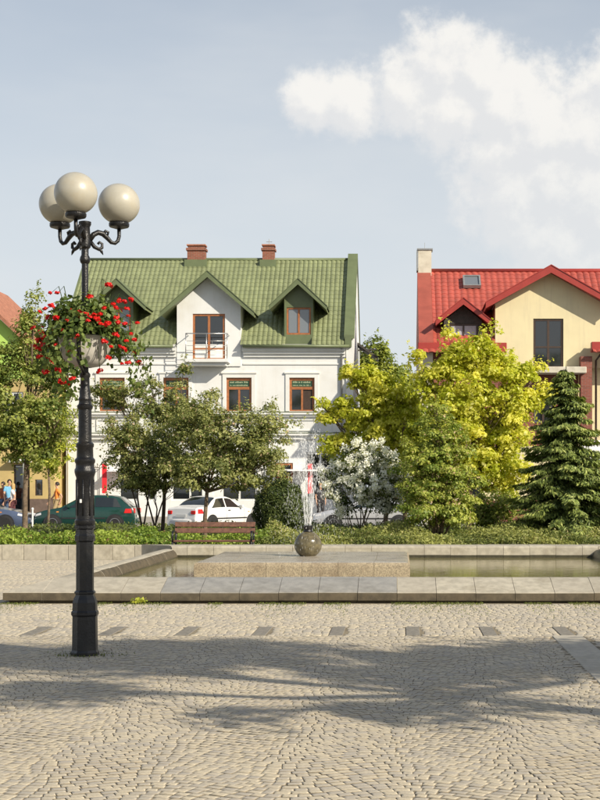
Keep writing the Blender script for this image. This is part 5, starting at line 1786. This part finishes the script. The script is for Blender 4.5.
# ground cover in the bed
def cover(name, label, x0, x1, y0, y1, h0, h1, n, size, m, seed, aspect, lump):
    rg = np.random.default_rng(seed)
    x = rg.uniform(x0, x1, n)
    y = y0 + (y1 - y0) * rg.random(n) ** 1.25
    hh = h0 + (h1 - h0) * (y - y0) / (y1 - y0) + lump * (np.sin(x * 5.1 + 1.7 * np.sin(y * 3)) * np.sin(y * 4.3 + x) + 0.7 * np.sin(x * 11 + y * 7) * 0.6 + 0.8 * np.sin(x * 2.1 + 2) + 0.9 * np.sin(x * 3.3 + 2.2 * np.sin(y * 2.1 + x * 0.7)))
    z = 0.14 + np.maximum(0.06, hh) * (1 - (1 - rg.random(n) ** 0.45) * 1.0)
    v = np.clip(0.45 + 0.3 * np.sin(x * 2.6 + y) + rg.normal(0, 0.25, n), 0, 0.84)
    v = np.where(rg.random(n) < 0.04, 1.0, v)
    P = np.stack([x, y, z], 1)
    o = leaves(name, P, np.tile(np.array([0, -0.35, 0.75]), (n, 1)), size, m, None, rg, aspect, fattr=v, jitter=0.7)
    tag(o, label, 'ground cover', kind='stuff')


cover('low_shrubs', 'bright green low leafy shrubs along the planter wall behind the bench', -11.5, -3.0, 30.68, 33.2, 0.30, 0.36, 30000, 0.075, 'leaf_hedge', 51, 0.5, 0.08)
cover('low_shrubs', 'spreading dull green creeping juniper along the planter wall behind the jet', -3.2, 7.5, 30.68, 34.0, 0.22, 0.46, 56000, 0.085, 'leaf_juniper', 52, 0.28, 0.085)
cover('undergrowth', 'sparse dark undergrowth beneath the trees of the bed', -12, 9, 34, 48, 0.15, 0.2, 24000, 0.10, 'leaf_shrub', 53, 0.5, 0.05)
# weeds in the joints at the foot of the fountain rim and the lamp
rgw = np.random.default_rng(91)
n = 5200
wx = np.concatenate([rgw.uniform(-5.4, 3.2, n), LX + rgw.normal(0, 0.17, 160)])
wy = np.concatenate([19.08 - np.abs(rgw.normal(0, 0.16, n)) * np.where(rgw.random(n) < 0.45, 6.0, 1.0), LY - 0.02 + rgw.normal(0, 0.12, 160)])
patch = (np.sin(wx * 3.1) + np.sin(wx * 7.3 + 1) > -0.2) | (wy < 14)
wx, wy = wx[patch], wy[patch]
P = np.stack([wx, wy, 0.004 + 0.010 * rgw.random(len(wx))], 1)
o = leaves('weeds', P, np.tile(np.array([0, -0.8, 0.3]), (len(P), 1)), 0.028, 'leaf_grass', None, rgw, 0.25, axis=np.tile(np.array([0, 0, 1.0]), (len(P), 1)))
tag(o, 'grass and weeds in the paving joints along the fountain rim', 'weeds', kind='stuff')
tf = leaves('weed_tuft', np.stack([at(139, 18.95) + rgw.normal(0, .05, 60), 18.95 + rgw.normal(0, .03, 60), 0.03 + 0.05 * rgw.random(60)], 1), np.tile(np.array([0, -.6, .5]), (60, 1)), 0.06, 'leaf_goldgreen', None, rgw, 0.5)
tag(tf, 'yellow green dandelion tuft at the foot of the fountain rim', 'weed')

# trees of the square, beyond the right edge of the view: they throw the shade on the foreground
tree('plaza_tree', 'tall shade tree standing at the edge of the cobbled square', 'tree', (6.4, 6.0, 0), 0.16,
     [(5.4, 6.0, 6.9, 1.0, 1.0, 0.7), (4.5, 6.7, 6.4, 0.7, 0.7, 0.45), (6.8, 5.3, 7.1, 0.95, 0.9, 0.6), (6.4, 7.1, 6.6, 0.9, 0.9, 0.55), (5.2, 4.8, 6.0, 0.6, 0.6, 0.35), (7.8, 6.2, 7.0, 0.95, 0.9, 0.6),
      (8.7, 5.0, 6.8, 0.9, 0.9, 0.6), (9.8, 5.4, 7.0, 0.8, 0.8, 0.55), (7.3, 4.2, 5.6, 0.55, 0.5, 0.3), (5.9, 4.3, 5.5, 0.45, 0.45, 0.25), (8.6, 3.9, 6.0, 0.55, 0.5, 0.3), (9.4, 6.6, 6.2, 0.7, 0.6, 0.4)],
     200, 120, 0.11, 0.27, 'leaf_mid', 71, surf=1.5, fork=(6.4, 6.0, 4.6))
tree('plaza_tree', 'lower broad shade tree further along the edge of the cobbled square', 'tree', (9.6, 8.4, 0), 0.15,
     [(8.4, 8.2, 5.0, 1.3, 1.2, 0.9), (7.2, 8.6, 4.6, 1.0, 0.9, 0.7), (9.9, 7.6, 5.3, 1.3, 1.2, 0.9), (9.6, 9.2, 4.9, 1.2, 1.0, 0.8), (8.2, 7.2, 4.3, 0.9, 0.8, 0.6), (11.0, 8.4, 5.2, 1.0, 1.0, 0.8), (9.3, 5.9, 5.0, 0.7, 0.6, 0.45), (10.2, 6.6, 5.4, 0.7, 0.6, 0.4)],
     130, 130, 0.11, 0.30, 'leaf_mid', 72, surf=1.5)

# tall trees on the far side of the square, behind the viewer: seen only in the window panes
for (x, y, h, lab) in ((-20.5, -27, 14.5, 'tall tree on the far side of the square facing the white house'), (-13.0, -30, 13.0, 'rounder tall tree on the far side of the square beside another'), (15.5, -27, 17.5, 'tallest tree on the far side of the square facing the cream gable')):
    tree('plaza_tree', lab, 'tree', (x, y, 0), 0.3, [(x, y, h - 2.6, 2.8, 2.6, 2.4), (x - 2.4, y, h - 5.2, 2.4, 2.2, 2.0), (x + 2.3, y + .4, h - 5.4, 2.4, 2.2, 2.0), (x, y - .5, h - 7.2, 3.0, 2.6, 1.8)],
         120, 40, 0.38, 0.6, 'leaf_mid', int(h * 10), twigs=3, shoots=0.3)
